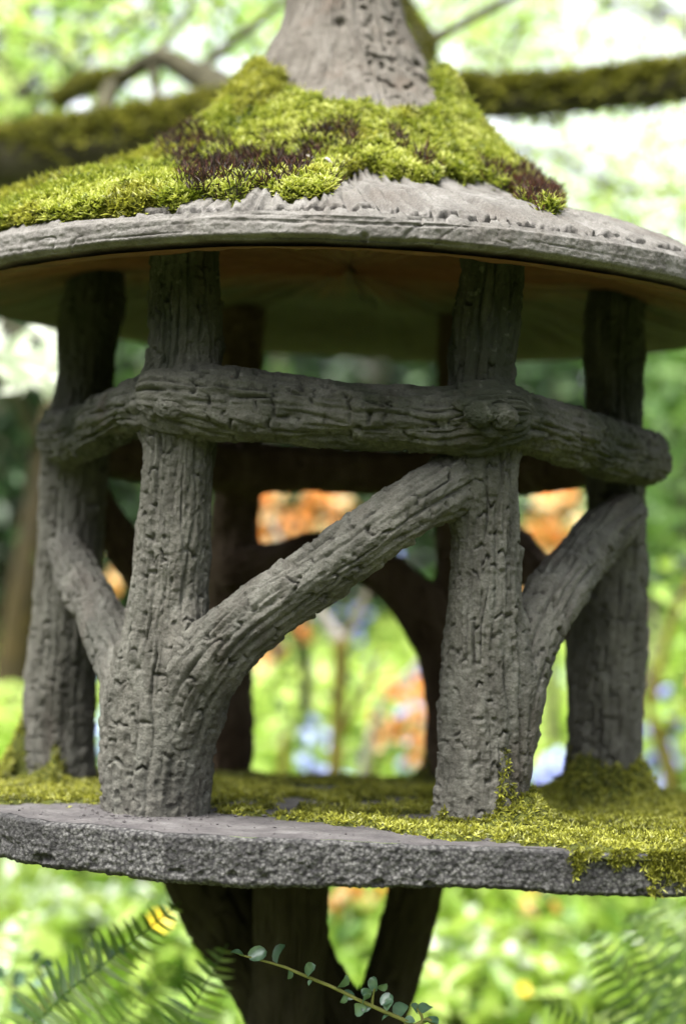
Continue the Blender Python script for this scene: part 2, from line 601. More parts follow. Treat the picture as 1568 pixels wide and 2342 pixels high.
# braces
add('brace', [(1030, 1104, 120, 1.505), (965, 1146, 134, 1.483), (880, 1205, 138, 1.47), (780, 1276, 138, 1.472), (680, 1345, 140, 1.476), (590, 1410, 146, 1.482), (515, 1480, 152, 1.49), (460, 1570, 150, 1.502), (425, 1680, 132, 1.517), (400, 1790, 110, 1.53)], 1.48)
add('brace', [(150, 1262, 88, 1.735), (180, 1320, 106, 1.70), (228, 1410, 116, 1.65), (270, 1500, 122, 1.59), (300, 1590, 124, 1.55), (322, 1690, 110, 1.535), (335, 1790, 90, 1.53)], 1.6, fine=0.9)
add('brace', [(1430, 1175, 96, 1.715), (1385, 1216, 120, 1.685), (1320, 1290, 128, 1.63), (1262, 1375, 132, 1.575), (1215, 1475, 124, 1.54), (1180, 1590, 108, 1.52), (1155, 1710, 90, 1.515)], 1.6, fine=0.9)
add('brace', [(540, 1315, 92), (640, 1288, 92), (740, 1262, 94), (840, 1285, 98), (930, 1360, 108), (1000, 1470, 112), (1030, 1600, 104), (1038, 1720, 90)], 2.02, fine=0.5)
add('brace', [(185, 1110, 84, 1.84), (260, 1215, 92, 1.88), (340, 1330, 96, 1.93), (420, 1440, 98, 1.98), (490, 1570, 98, 2.03), (512, 1700, 84, 2.05)], 1.95, fine=0.5)
add('brace', [(1375, 1620, 70, 1.79), (1345, 1480, 84, 1.80), (1270, 1360, 90, 1.86), (1160, 1240, 90, 1.95), (1070, 1150, 84, 2.02)], 1.9, fine=0.5)
NFRAME = len(MEM)


def prepare(m):
    A, L = catmull(m['pts'], 40)
    m['A'], m['r'], m['L'] = A[:, :3], A[:, 3], L


for m in MEM:
    prepare(m)


def member_sdf(p, m):
    """signed distance from p (n,3) to a member's tapered tube"""
    A, r = m['A'], m['r']
    a, b = A[:-1], A[1:]
    ab = b - a
    best = np.full(len(p), 9.0)
    l2 = (ab * ab).sum(1)
    for k in range(0, len(p), 4096):
        q = p[k:k + 4096]
        t = np.clip(((q[:, None] - a[None]) * ab[None]).sum(2) / l2[None], 0, 1)
        c = a[None] + ab[None] * t[..., None]
        d = np.linalg.norm(q[:, None] - c, axis=2) - (r[:-1][None] * (1 - t) + r[1:][None] * t)
        best[k:k + 4096] = d.min(1)
    return best


def smin(a, b, k):
    h = np.maximum(k - np.abs(a - b), 0) / k
    return np.minimum(a, b) - h * h * k * 0.25


def bark(th, s, r, seed, strip=0.0105, depth=0.0026, seg=0.042, wav=1.0, lumps=1.0, k_cut=1.0, fine=1.0):
    """height of the modelled bark (m): upright ridges, cross cuts at the broken ends of strips, lumps"""
    c, sn = np.cos(th), np.sin(th)
    x, y = c * r, sn * r
    n = max(6, int(round(2 * np.pi * r / strip)))
    ph = th * n / (2 * np.pi) + wav * (1.5 * vnoise(c * 1.3, sn * 1.3, s / 0.12, seed) + 0.55 * vnoise(c * 3.2, sn * 3.2, s / 0.035, seed + 1)) + 0.10 * vnoise(x / 0.006, y / 0.006, s / 0.016, seed + 20)
    k = np.floor(ph)
    f = ph - k
    km = np.mod(k, n)
    rim = np.minimum(f, 1 - f)
    side = np.where(f < 0.5, km, np.mod(km + 1, n))              # which groove is near
    on = smooth(-0.15, 0.45, vnoise(side * 3.7, s / 0.04, 0.0, seed + 2))
    wid = 0.06 + 0.09 * h1(side, seed + 21)
    amp = 0.85 + 0.55 * vnoise(c * 0.9, sn * 0.9, s / 0.075, seed + 27)                   # worn and deep stretches
    H = -depth * amp * (0.15 + 1.9 * on) * np.exp(-(rim / wid) ** 2)
    sg = seg * (0.7 + 0.9 * h1(km, seed + 4))
    q = s / sg + 11 * h1(km, seed + 5) + 0.12 * vnoise(f * 2, s / 0.02, km, seed + 6)
    j = np.floor(q)
    g = (q - j) * sg
    w = smooth(0.0, 0.14, rim)
    H += depth * 0.6 * (h1(km, seed + 3) - 0.5) * smooth(0, 0.12, rim) * (0.5 + on)        # some strips stand proud
    H += (h2(km, j, seed + 22) - 0.5) * 0.0022 * (f - 0.5) * 2                            # each piece leans its own way
    has = h2(km, j, seed + 7) < 0.60 * k_cut * amp
    cw = 0.0011 + 0.0007 * h2(km, j, seed + 23)
    H += has * w * (-0.0052 * np.exp(-((g - 0.0018) / cw) ** 2) + 0.0017 * np.exp(-(np.maximum(g - 0.0035, 0) / 0.010) ** 2) * (g > 0.0032))
    H += w * depth * 0.5 * (h2(km, j, seed + 8) - 0.5)
    has2 = h2(km, j, seed + 9) < 0.30 * k_cut                   # a short second nick
    H -= has2 * 0.0042 * np.exp(-((g - sg * 0.5) / 0.0011) ** 2) * smooth(0.12, 0.2, rim)
    H += lumps * 0.0042 * fbm(c * 1.2, sn * 1.2, s / 0.055, seed + 10)
    thin = vnoise(x / 0.0036, y / 0.0036, s / 0.050, seed + 24)                            # fine drawn lines along the trunk
    thin2 = vnoise(x / 0.0026, y / 0.0026, s / 0.022, seed + 26)
    H -= 0.0019 * smooth(0.15, 0.5, thin) + 0.0010 * smooth(0.2, 0.6, thin2)
    H += 0.0013 * fine * fbm(x / 0.009, y / 0.009, s / 0.020, seed + 11)
    H += 0.0010 * fine * vnoise(x / 0.0034, y / 0.0034, s / 0.0040, seed + 12)
    pit = vnoise(x / 0.0055, y / 0.0055, s / 0.0055, seed + 25)
    H -= 0.0026 * fine * smooth(0.5, 0.75, pit)
    return H


def build_member(i, name, mat, cell=0.00145, blend=0.036, pool=None, **bk):
    m = MEM[i]
    pool = pool if pool is not None else [k for k in range(NFRAME) if k != i]
    A, r, L = m['A'], m['r'], m['L']
    T, N, B = frames(A)
    cell = cell / m['fine']
    nc, nrw = 48, max(24, int(L / 0.006))
    u = np.linspace(0, 1, nrw)
    uu = np.linspace(0, 1, len(A))

    def at(arr, q):
        return np.stack([np.interp(q, uu, arr[:, k]) for k in range(3)], 1)

    th = np.linspace(0, 2 * np.pi, nc, endpoint=False)
    a, nn, bb = at(A, u), norm(at(N, u)), norm(at(B, u))
    r0 = np.interp(u, uu, r)
    D = nn[:, None] * np.cos(th)[None, :, None] + bb[:, None] * np.sin(th)[None, :, None]
    a3 = np.repeat(a[:, None], nc, 1).reshape(-1, 3)
    D3 = D.reshape(-1, 3)
    base = np.repeat(r0[:, None], nc, 1).ravel()
    rho = base.copy()
    near = [k for k in pool if np.min(np.linalg.norm(MEM[k]['A'][:, None] - A[None], axis=2)) < 0.13]
    own = other = None
    for it in range(4):
        p = a3 + D3 * rho[:, None]
        own = rho - base
        tot = own.copy()
        other = np.full(len(p), 9.0)
        for k in near:
            d = member_sdf(p, MEM[k])
            other = np.minimum(other, d)
            tot = smin(tot, d, min(blend, 0.014) if 'rail' in (m['kind'], MEM[k]['kind']) else blend)
        if it < 3:
            rho = np.clip(rho - tot * 0.8, base * 0.9, base + 0.02)
    sink = np.clip((own - other) * 0.6, 0, 0.010)
    rho = (rho - sink).reshape(nrw, nc)
    # fine grid
    rm = float(r0.mean())
    fc = int(2 * np.pi * r0.max() / cell)
    fr = int(L / cell)
    uf, tf = np.linspace(0, 1, fr), np.linspace(0, 2 * np.pi, fc, endpoint=False)
    gi = uf * (nrw - 1)
    i0 = np.clip(np.floor(gi).astype(int), 0, nrw - 2)
    fi = (gi - i0)[:, None]
    gj = tf / (2 * np.pi) * nc
    j0 = np.floor(gj).astype(int) % nc
    fj = (gj - np.floor(gj))[None]
    j1 = (j0 + 1) % nc
    rf = (rho[i0][:, j0] * (1 - fj) + rho[i0][:, j1] * fj) * (1 - fi) + (rho[i0 + 1][:, j0] * (1 - fj) + rho[i0 + 1][:, j1] * fj) * fi
    S, TH = np.meshgrid(uf * L, tf, indexing='ij')
    H = bark(TH, S, rm, 100 + i * 31, **bk)
    af, nf, bf, tt = at(A, uf), norm(at(N, uf)), norm(at(B, uf)), norm(at(T, uf))
    Df = nf[:, None] * np.cos(tf)[None, :, None] + bf[:, None] * np.sin(tf)[None, :, None]
    V = af[:, None] + Df * (rf + H)[..., None]
    # rounded ends
    rows = [V]
    for e, sgn in ((0, -1), (-1, 1)):
        ks = m['cap'][0 if e == 0 else 1]
        R0 = rf[e] + H[e]
        capr = []
        for ang in np.linspace(0, np.pi / 2, 14)[1:]:
            z = math.sin(ang) * r0[e] * ks
            w = max(math.cos(ang), 0.004) if ks > 0.5 else max(math.cos(ang) ** 0.28, 0.004) if ang < 1.57 else 0.004
            q = af[e] + tt[e] * sgn * z
            hb = 0.0022 * fbm(Df[e][:, 0] * 2 + ang, Df[e][:, 1] * 2, Df[e][:, 2] * 2 + ang * 3, 50 + i) * math.sin(2 * ang)
            capr.append(q[None] + Df[e] * (R0 * w + hb)[:, None])
        capr = np.stack(capr, 0)
        rows = [capr[::-1]] + rows if e == 0 else rows + [capr]
    V = np.concatenate(rows, 0)
    o = mesh(name, V.reshape(-1, 3), grid_faces(V.shape[0], fc, True), mat, lantern)
    return o


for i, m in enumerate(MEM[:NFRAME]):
    skin = M['inner'] if m['fine'] < 0.6 else M['bark']  # back members: own brown, darkened further to paint the shaded interior
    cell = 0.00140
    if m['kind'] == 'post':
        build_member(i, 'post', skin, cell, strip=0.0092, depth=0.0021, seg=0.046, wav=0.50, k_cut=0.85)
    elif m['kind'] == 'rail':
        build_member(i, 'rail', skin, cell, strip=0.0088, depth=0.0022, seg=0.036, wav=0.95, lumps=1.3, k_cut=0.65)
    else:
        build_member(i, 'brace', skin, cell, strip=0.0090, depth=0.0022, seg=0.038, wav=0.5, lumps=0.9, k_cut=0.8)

def knot(x, y, d, w, h, seed):
    ph_, th_ = np.meshgrid(np.linspace(0.02, np.pi - 0.02, 26), np.linspace(0, 2 * np.pi, 40, endpoint=False), indexing='ij')
    n3 = np.stack([np.sin(ph_) * np.cos(th_), np.cos(ph_), np.sin(ph_) * np.sin(th_)], -1)
    rr = 1 + 0.38 * fbm(n3[..., 0] * 1.7, n3[..., 1] * 1.7, n3[..., 2] * 1.7, seed) + 0.11 * vnoise(n3[..., 0] * 6, n3[..., 1] * 7, n3[..., 2] * 7, seed + 1)
    V = P(x, y, d + 0.0045) + n3 * rr[..., None] * np.array([w * 1.15, min(w, h) * 0.62, h])
    return mesh('knot', V.reshape(-1, 3), grid_faces(26, 40), M['bark'], lantern)


for q in ((1098, 946, 1.449, .0135, .0115, 1), (1150, 952, 1.452, .0105, .0115, 2), (1066, 925, 1.452, .010, .006, 3), (1128, 985, 1.457, .011, .007, 4),
          (1185, 962, 1.468, .009, .008, 5), (395, 930, 1.474, .012, .010, 6), (352, 925, 1.490, .010, .016, 7), (1478, 1045, 1.690, .012, .013, 8)):
    knot(*q)

# pedestal: a forked trunk below the slab, down to the ground
def gz_at(p):
    return float(ground_z(p[0], p[1]))


def to_ground(pt, r):
    return (pt[0], pt[1], gz_at(pt) - 0.04, r)


_c = P(655, 2300, 1.76)
ped = [
    dict(kind='trunk', pts=np.array([(*P(660, 1975, 1.70), .0385), (*P(660, 2120, 1.70), .0375), (*P(656, 2260, 1.71), .0385), (*P(650, 2400, 1.73), .042), (_c[0], _c[1], 0.30, .055), (_c[0], _c[1], 0.12, .064), (_c[0], _c[1], -0.04, .085)]), cap=(1, 1)),
    dict(kind='branch', pts=np.array([(*P(462, 1985, 1.80), .045), (*P(505, 2070, 1.80), .046), (*P(560, 2170, 1.79), .042), (*P(620, 2280, 1.78), .036), (*P(660, 2420, 1.77), .032)]), cap=(1, 1)),
    dict(kind='branch', pts=np.array([(*P(962, 1975, 1.80), .0315), (*P(938, 2080, 1.80), .030), (*P(900, 2210, 1.80), .0295), (*P(858, 2350, 1.79), .030), (*P(800, 2520, 1.78), .033), (*P(700, 2760, 1.77), .036)]), cap=(1, 1)),
    dict(kind='branch', pts=np.array([(*P(700, 2170, 1.80), .026), (*P(765, 2290, 1.80), .028), (*P(845, 2410, 1.80), .030), (*P(905, 2560, 1.80), .033), (*P(930, 2800, 1.80), .036), to_ground(P(940, 3000, 1.80), .042)]), cap=(1, 1)),
]
for q in ped:
    q['fine'] = 0.6
    prepare(q)
    MEM.append(q)
trunk = None
for k in range(len(ped)):
    i = NFRAME + k
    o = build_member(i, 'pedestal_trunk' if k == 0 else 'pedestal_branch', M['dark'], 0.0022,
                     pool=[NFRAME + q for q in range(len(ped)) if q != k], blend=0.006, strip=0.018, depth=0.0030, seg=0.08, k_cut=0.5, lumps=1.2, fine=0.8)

# ------------------------------------------------------------------ slab
SLAB_TOP = EZ - 0.173
SLAB_T = 0.0400

SLAB_C = np.array([0.004, 0.0])
_out = np.array([(-.262, -.329), (-.225, -.347), (-.066, -.406), (.06, -.412), (.172, -.412), (.19, -.413), (.284, -.406), (.36, -.392), (.43, -.33), (.47, -.2), (.48, .03),
                 (.40, .25), (.22, .375), (.0, .40), (-.2, .385), (-.37, .28), (-.455, .08), (-.44, -.12), (-.375, -.232), (-.310, -.281), (-.275, -.318)]) - SLAB_C
_seg = np.concatenate([_out[k] + (_out[(k + 1) % len(_out)] - _out[k]) * np.linspace(0, 1, 40, endpoint=False)[:, None] for k in range(len(_out))])
_pa = np.arctan2(_seg[:, 0], -_seg[:, 1])
_po = np.argsort(_pa)
_pa, _pr = _pa[_po], np.linalg.norm(_seg, axis=1)[_po]


def hex_radius(phi):
    """distance from the slab's centre to its edge; phi counted from the front"""
    q = np.mod(phi + np.pi, 2 * np.pi) - np.pi
    R = np.interp(q, _pa, _pr, period=2 * np.pi)
    return R + 0.003 * vnoise(np.cos(phi) * 3, np.sin(phi) * 3, 0, 5) + 0.002 * vnoise(np.cos(phi) * 14, np.sin(phi) * 14, 0, 6)


def slab_top_z(x, y):
    back = smooth(0.0, 0.42, y)
    return SLAB_TOP - 0.020 * back + 0.0022 * fbm(x * 14, y * 14, 0, 8) + 0.0007 * vnoise(x * 120, y * 120, 0, 9)


_phi = np.concatenate([np.linspace(-1.25, 1.25, 760, endpoint=False), np.linspace(1.25, 2 * np.pi - 1.25, 160, endpoint=False)])
RH = hex_radius(_phi)
_dx, _dy = np.sin(_phi), -np.cos(_phi)


def slab_ring(rho):
    return SLAB_C[0] + rho * _dx, SLAB_C[1] + rho * _dy


rows = []
for f in np.r_[0.02, 0.2, 0.4, 0.55, 0.66, np.linspace(0.72, 0.985, 40)]:
    x, y = slab_ring(RH * f)
    rows.append(np.stack([x, y, slab_top_z(x, y)], -1))
V = np.stack(rows)
c0 = V[0].mean(0)
top = mesh('slab', np.vstack([V.reshape(-1, 3), c0]), [grid_faces(len(V), len(_phi), True, True),
           np.stack([np.full(len(_phi), len(V) * len(_phi)), np.arange(len(_phi)), (np.arange(len(_phi)) + 1) % len(_phi)], 1)[:, ::-1]], M['slab_top'], lantern)
rows = []
ts = np.linspace(0, 1, 34)
lim = RH * 0.985
for k, t in enumerate(np.r_[0.0, ts, 1.0]):
    if k == 0:
        rho, dz = lim - 0.004, -0.0015
    elif k == len(ts) + 1:
        rho, dz = lim - 0.20, -SLAB_T + 0.001
    else:
        edge = 0.0045 * (1 - smooth(0, 0.09, t)) ** 2 + 0.004 * smooth(0.88, 1, t) ** 2
        rho, dz = RH - edge, -SLAB_T * t * (1 - 0.13 * smooth(-0.22, 0.2, _phi) * (np.abs(_phi) < 1.5))
    x, y = slab_ring(rho)
    z = slab_top_z(*slab_ring(lim)) + dz * (1 + 0.05 * vnoise(x * 9, y * 9, 0, 77))
    if 0 < k <= len(ts):
        # rough cast face: pebbles and pits
        pit = fbm(x * 62, y * 62, z * 62, 21) * 0.0006 + vnoise(x * 190, y * 190, z * 190, 23) * 0.0004 + vnoise(x * 330, y * 330, z * 330, 24) * 0.0011
        hole = -0.0045 * smooth(0.55, 0.8, vnoise(x * 75, y * 75, z * 110, 27)) * smooth(0.35, 0.95, t)
        wgt = smooth(0, 0.12, t)
        x, y = x + _dx * (pit + hole) * wgt, y + _dy * (pit + hole) * wgt
        if t > 0.9:
            z = z + 0.0007 * vnoise(_phi * 160, t * 3, 0, 31)
    rows.append(np.stack([x, y, z], -1))
V = np.stack(rows)
mesh('slab_edge', V.reshape(-1, 3), grid_faces(len(V), len(_phi), True, True), M['slab_side'], top)

# ------------------------------------------------------------------ roof
RC = np.array([P(797, 690, 1.78)[0], 0.0])
RR = 0.427
_prof = np.array([(.427, .3605), (.4225, .3672), (.416, .3728), (.408, .3778), (.40, .3822), (.365, .4015), (.33, .4130), (.29, .424), (.26, .434), (.23, .450), (.19, .482), (.143, .531), (.120, .562), (.105, .585), (.083, .628), (.0672, .660), (.0592, .690), (.055, .76), (.050, .84)])


def roof_tilt(phi, rho):
    return -0.0245 * np.cos(phi) * rho / RR


def roof_h(phi, rho):
    """height of the roof's upper side above eye level"""
    h = np.interp(rho, _prof[::-1, 0], _prof[::-1, 1])
    left = np.exp(-((phi + 1.45) / 0.75) ** 2) * smooth(RR, 0.33, rho) * smooth(0.13, 0.24, rho)
    return h + 0.016 * left + roof_tilt(phi, rho)


def rim_r(phi):
    """the rim is not quite round: long soft facets with worn corners"""
    return RR * (1 + 0.010 * np.cos(phi * 5 + 0.6) * 0.6) + 0.006 * vnoise(np.cos(phi) * 2.2, np.sin(phi) * 2.2, 0, 41) + 0.0016 * vnoise(np.cos(phi) * 16, np.sin(phi) * 16, 0, 42)


_fa = 1.32
rphi = np.concatenate([np.linspace(-_fa, _fa, 720, endpoint=False), np.linspace(_fa, 2 * np.pi - _fa, 150, endpoint=False)])
RX, RY = np.sin(rphi), -np.cos(rphi)
RE = rim_r(rphi)


def roof_pt(rho, h):
    return np.stack([RC[0] + rho * RX, RC[1] + rho * RY, EZ + h], -1)


holes = []
nseg0 = len(rphi)
_r2 = np.random.default_rng(11)
a = -1.15
while a < 1.25:
    holes.append((a, 0.9690 + 0.0035 * _r2.normal(), 0.0022 + 0.0026 * _r2.random() ** 2, 0.010 + 0.005 * _r2.random()))
    if _r2.random() < 0.22:
        holes.append((a + 0.004 * _r2.normal(), 0.955 + 0.007 * _r2.normal(), 0.0012 + 0.001 * _r2.random(), 0.002 + 0.003 * _r2.random()))
    a += (0.0085 + 0.014 * _r2.random() ** 2) * (2.4 if _r2.random() < 0.08 else 1)
rows = []
for f in np.r_[0.30, 0.4, 0.5, np.linspace(0.56, 0.76, 20), np.linspace(0.77, 0.995, 62)]:
    rho = RE * f
    h = roof_h(rphi, rho * (RR / RE))
    s = (1 - f) * RR
    skew = rphi * RR + s * (0.22 + 0.12 * np.sin(rphi * 5))                                  # combed lines run aslant
    cmb = fbm(skew / 0.0050 + 0.9 * vnoise(skew / 0.02, s / 0.04, 0, 50), s / 0.075, 0, 51, 2)
    d = -0.0070 * smooth(-0.10, 0.45, cmb) + 0.0030 * vnoise(skew / 0.010, s / 0.045, 0, 52) + 0.0007 * vnoise(rphi * RR / 0.003, s / 0.003, 0, 53)
    d = d * smooth(1.0, 0.985, f)
    d += 0.0014 * fbm(rphi * 6, f * 9, 0, 54)
    hole = np.zeros(nseg0)
    for (ha, hf, hr, hd) in holes:
        k = np.abs(rphi - ha) < 0.03
        if abs(f - hf) < 0.03 and k.any():
            q = ((rphi[k] - ha) * RR / (hr * 1.25)) ** 2 + ((f - hf) * RR / (hr * 1.15)) ** 2
            hole[k] = np.maximum(hole[k], hd * np.exp(-q ** 2))
    rows.append(roof_pt(rho - 0.6 * hole, h + d - 0.6 * hole))
V = np.stack(rows)
nseg = len(rphi)
roof = mesh('roof', V.reshape(-1, 3), grid_faces(len(V), nseg, True, True), M['roof'], lantern)
# the rim: a band with lines like wood grain
RIM_T = 0.0212 + 0.0080 * smooth(0.15, 1.2, -rphi) * (rphi > -3) * (rphi < 0.1) + 0.005 * smooth(0.15, 1.2, rphi) * (rphi < 3)
rows = []
for t in np.r_[-0.08, np.linspace(0, 1, 30), 1.12, 1.2]:
    s = t * RIM_T
    x = rphi * RR
    grain = vnoise(x / 0.30, s / 0.0027 + 1.5 * vnoise(x / 0.14, s / 0.03, 0, 62), 0, 63)
    keep = smooth(-0.35, 0.35, vnoise(x / 0.13, 0.0, 0, 64))
    d = -0.0021 * smooth(0.05, 0.5, grain) * (0.25 + 0.75 * keep) + 0.0006 * vnoise(x / 0.006, s / 0.004, 0, 65) + 0.0006 * vnoise(x / 0.0028, s / 0.0028, 0, 66)
    crack = vnoise(x / 0.02 + s / 0.03, s / 0.016, 0, 67)
    d -= 0.0022 * np.exp(-(crack / 0.045) ** 2) * smooth(0.2, 0.55, vnoise(x / 0.07, 1.0, 0, 68))
    dent = np.exp(-(((x - 0.011) / 0.0032) ** 2 + ((t - 0.86) / 0.14) ** 2) ** 2)
    d -= 0.006 * dent
    if t < 0:
        rho, z = RE * 0.985, 0.003 + 0 * x
        d = d * 0
    elif t <= 1:
        rho = RE - 0.004 * (1 - smooth(0, 0.16, t)) ** 2 - 0.006 * smooth(0.75, 1, t) ** 2
        z = -s
    else:
        rho, z = RE - 0.006 - (t - 1) * 0.12, -RIM_T - 0.0008 + 0.004 * (t - 1)
        d = d * 0
    z = z + 0.0009 * vnoise(x / 0.03, 2.0, 0, 69) * smooth(0.6, 1, t)
    h0 = roof_h(rphi, np.full(nseg, RR * 0.992)) + 0.0006 + 0.0014 * fbm(rphi * 6, 0.992 * 9, 0, 54) * smooth(0.4, 0, t)
    rows.append(roof_pt(rho + d, h0 + z))
V = np.stack(rows)
mesh('roof_rim', V.reshape(-1, 3), grid_faces(len(V), nseg, True, True), M['roof'], roof)
# the underside: a shallow hollow with rays
rows, tin = [], []
for f in np.r_[0.985, np.linspace(0.97, 0.02, 36)]:
    rho = RE * f
    h = np.interp(RR, _prof[::-1, 0], _prof[::-1, 1]) + roof_tilt(rphi, rho) - RIM_T + 0.040 * smooth(1.0, 0.55, f) + 0.012 * smooth(0.6, 0, f)
    ray = 0.0042 * fbm(rphi * 34, f * 2.5, 0, 71)
    h = h + ray * smooth(0.98, 0.80, f) + 0.004 * smooth(1.0, 0.85, f) * fbm(rho * RX * 9, rho * RY * 9, 0, 72)
    if f == 0.985:
        h = h - 0.0002
    rows.append(roof_pt(rho, h))
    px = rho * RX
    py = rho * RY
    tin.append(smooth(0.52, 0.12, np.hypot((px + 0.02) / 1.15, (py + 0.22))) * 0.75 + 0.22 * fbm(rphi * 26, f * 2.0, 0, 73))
V = np.stack(rows)
mesh('roof_underside', V.reshape(-1, 3), grid_faces(len(V), nseg, True, True), M['under'], roof, tint=np.concatenate(tin))

# the finial: a stump that rises out of the moss
fphi = np.concatenate([np.linspace(-1.7, 1.7, 300, endpoint=False), np.linspace(1.7, 2 * np.pi - 1.7, 80, endpoint=False)])
hz = np.linspace(0.515, 0.78, 160)
rho = np.interp(hz, _prof[4:, 1], _prof[4:, 0])
# ease the profile
rho = np.convolve(np.pad(rho, 9, 'edge'), np.ones(19) / 19, 'valid')
PH, HZ = np.meshgrid(fphi, hz)
RO = np.repeat(rho[:, None], len(fphi), 1)
X, Yc = np.sin(PH), -np.cos(PH)
wob = fbm(X * 1.5, Yc * 1.5, HZ / 0.06, 81)
arc = PH + 0.12 * vnoise(X * 2, Yc * 2, HZ / 0.05, 82)
ridge = fbm(np.sin(arc) * 9, -np.cos(arc) * 9, HZ / 0.09, 83, 2)
fine = fbm(np.sin(arc) * 26, -np.cos(arc) * 26, HZ / 0.035, 84, 2)
d = 0.0042 * wob + 0.0034 * smooth(0.0, 0.5, np.abs(ridge)) - 0.0032 * smooth(0.05, 0.6, fine)
d += 0.0010 * vnoise(X * RO / 0.004, Yc * RO / 0.004, HZ / 0.005, 85)
pits = vnoise(X * RO / 0.0058, Yc * RO / 0.0058, HZ / 0.0050, 86)
zone = smooth(0.1, 0.6, np.sin(PH) + 0.35 * vnoise(X * 3, Yc * 3, HZ / 0.03, 87)) * 0.9 + 0.18
d -= 0.0055 * smooth(0.34, 0.62, pits) * zone * smooth(0.70, 0.66, HZ)
# cross folds low on the right
fold = np.sin(HZ / 0.0058 + 4 * vnoise(X * 4, Yc * 4, HZ / 0.04, 88))
d += 0.0034 * fold * smooth(0.15, 0.75, np.sin(PH)) * smooth(0.655, 0.60, HZ) * smooth(0.0, 0.35, vnoise(X * 5, Yc * 5, HZ / 0.022, 89) + 0.25)
knot = np.exp(-(((PH + 0.05) * 0.075 / 0.0065) ** 2 + ((HZ - 0.640) / 0.006) ** 2) ** 1.5)
RO2 = RO + d - 0.0075 * knot
V = np.stack([RC[0] - 0.0165 * smooth(0.50, 0.67, HZ) + RO2 * X, RC[1] + RO2 * Yc, EZ + HZ - 0.0245 * np.cos(PH) * RO / RR], -1)
V = np.concatenate([V, V[-1:] * [1, 1, 1] + (np.array([RC[0], RC[1], EZ + 0.78]) - V[-1:]) * 0.98 + [0, 0, 0.01]], 0)
mesh('finial', V.reshape(-1, 3), grid_faces(len(V), len(fphi), True), M['finial'], roof)

# ------------------------------------------------------------------ moss
def tufts(pos, nrm, length, width, tint, blades=4, lean=0.55, r=None, droop=0.0, curl=0.35):
    """each tuft: a few pointed blades that spread from one foot; returns vertices, faces, tint"""
    r = r or np.random.default_rng(3)
    n = len(pos)
    nrm = norm(np.asarray(nrm, float))
    ref = norm(r.normal(size=(n, 3)))
    e1 = norm(np.cross(nrm, ref))
    e2 = np.cross(nrm, e1)
    VV, FF, TT = [], [], []
    a0 = r.random(n) * 6.28
    for b in range(blades):
        a = a0 + b * 2 * np.pi / blades + r.normal(size=n) * 0.35
        out = e1 * np.cos(a)[:, None] + e2 * np.sin(a)[:, None]
        ln = np.abs(r.normal(size=n)) * 0.35 + lean * (0.35 if b == 0 else 1.0)
        d = norm(nrm + out * ln[:, None])
        L = (length * (0.7 + 0.6 * r.random(n)))[:, None]
        sd = norm(np.cross(d, nrm + 0.01))
        W = np.asarray(width)[:, None] if np.ndim(width) else width
        tip = norm(d + out * curl * ln[:, None] - np.array([0, 0, droop]))
        base = pos - nrm * 0.001
        mid = base + d * L * 0.5
        end = mid + tip * L * 0.5
        VV.append(np.stack([base, mid - sd * W * 0.5, end, mid + sd * W * 0.5], 1))
        t = np.clip(tint + r.normal(size=n) * 0.08, 0, 1)
        TT.append(np.stack([t * 0.35, t * 0.85, np.clip(t * 1.12, 0, 1), t * 0.85], 1))
    V = np.concatenate(VV)
    k = np.arange(len(V)) * 4
    F = np.concatenate([np.stack([k, k + 1, k + 2], 1), np.stack([k, k + 2, k + 3], 1)])
    return V.reshape(-1, 3), F, np.concatenate(TT).ravel()


def blur(a, n):
    for _ in range(n):
        p = np.pad(a, ((1, 1), (1, 1)), 'edge')
        a = (p[:-2, 1:-1] + p[2:, 1:-1] + p[1:-1, :-2] + p[1:-1, 2:] + 2 * p[1:-1, 1:-1]) / 6
    return a


# the moss lies between the stump and the bare combed border; its outline is given round the roof as (angle, share of the radius)
mphi = np.linspace(-2.2, 2.2, 560)
mf = np.linspace(0.10, 0.99, 190)
MPH, MF = np.meshgrid(mphi, mf)
MRE = rim_r(MPH)
RHO = MRE * MF
surf_h = roof_h(MPH, RHO * RR / MRE)
S3 = np.stack([RC[0] + RHO * np.sin(MPH), RC[1] - RHO * np.cos(MPH), EZ + surf_h], -1)
px, py = proj(S3)
MOSS_OUT = [(-400, 640), (0, 536), (60, 522), (120, 508), (200, 493), (330, 478), (430, 458), (540, 452), (600, 432), (660, 446), (720, 442), (755, 425), (800, 392), (832, 384), (870, 400), (960, 418), (1010, 402), (1110, 418), (1180, 452), (1235, 476), (1268, 482), (1290, 460), (1330, 0), (1000, 150), (992, 235), (960, 262), (905, 262), (880, 268), (830, 238), (760, 240), (700, 228), (660, 205), (645, 165), (600, 150), (560, 140), (-400, 0)]
wig = 9 * vnoise(px / 30, py / 30, 0, 91)
mask = in_poly(px + wig, py + 9 * vnoise(px / 26, py / 26, 4, 92), MOSS_OUT) & (MF < 0.975) & (RHO > 0.062)
mask &= ~((np.abs(MPH) > 1.75) & (MF < 0.2))
soft = blur(mask.astype(float), 5)
lump = fbm(S3[..., 0] / 0.034, S3[..., 1] / 0.034, S3[..., 2] / 0.034, 93, 3)
left = smooth(-0.5, -1.3, MPH) * smooth(0.97, 0.75, MF)
lump2 = np.abs(fbm(S3[..., 0] / 0.021, S3[..., 1] / 0.021, S3[..., 2] / 0.021, 193, 2))
thick = (0.0060 + 0.0062 * lump + 0.0105 * (0.35 - lump2) + 0.013 * left) * smooth(0.45, 0.95, soft)
off = np.where(soft > 0.05, thick, 0) - 0.006 * smooth(0.6, 0.2, soft)
d1 = np.gradient(S3, axis=1)
d0 = np.gradient(S3, axis=0)
NR = norm(np.cross(d1, d0))
NR *= np.where(NR[..., 2:3] < 0, -1, 1)
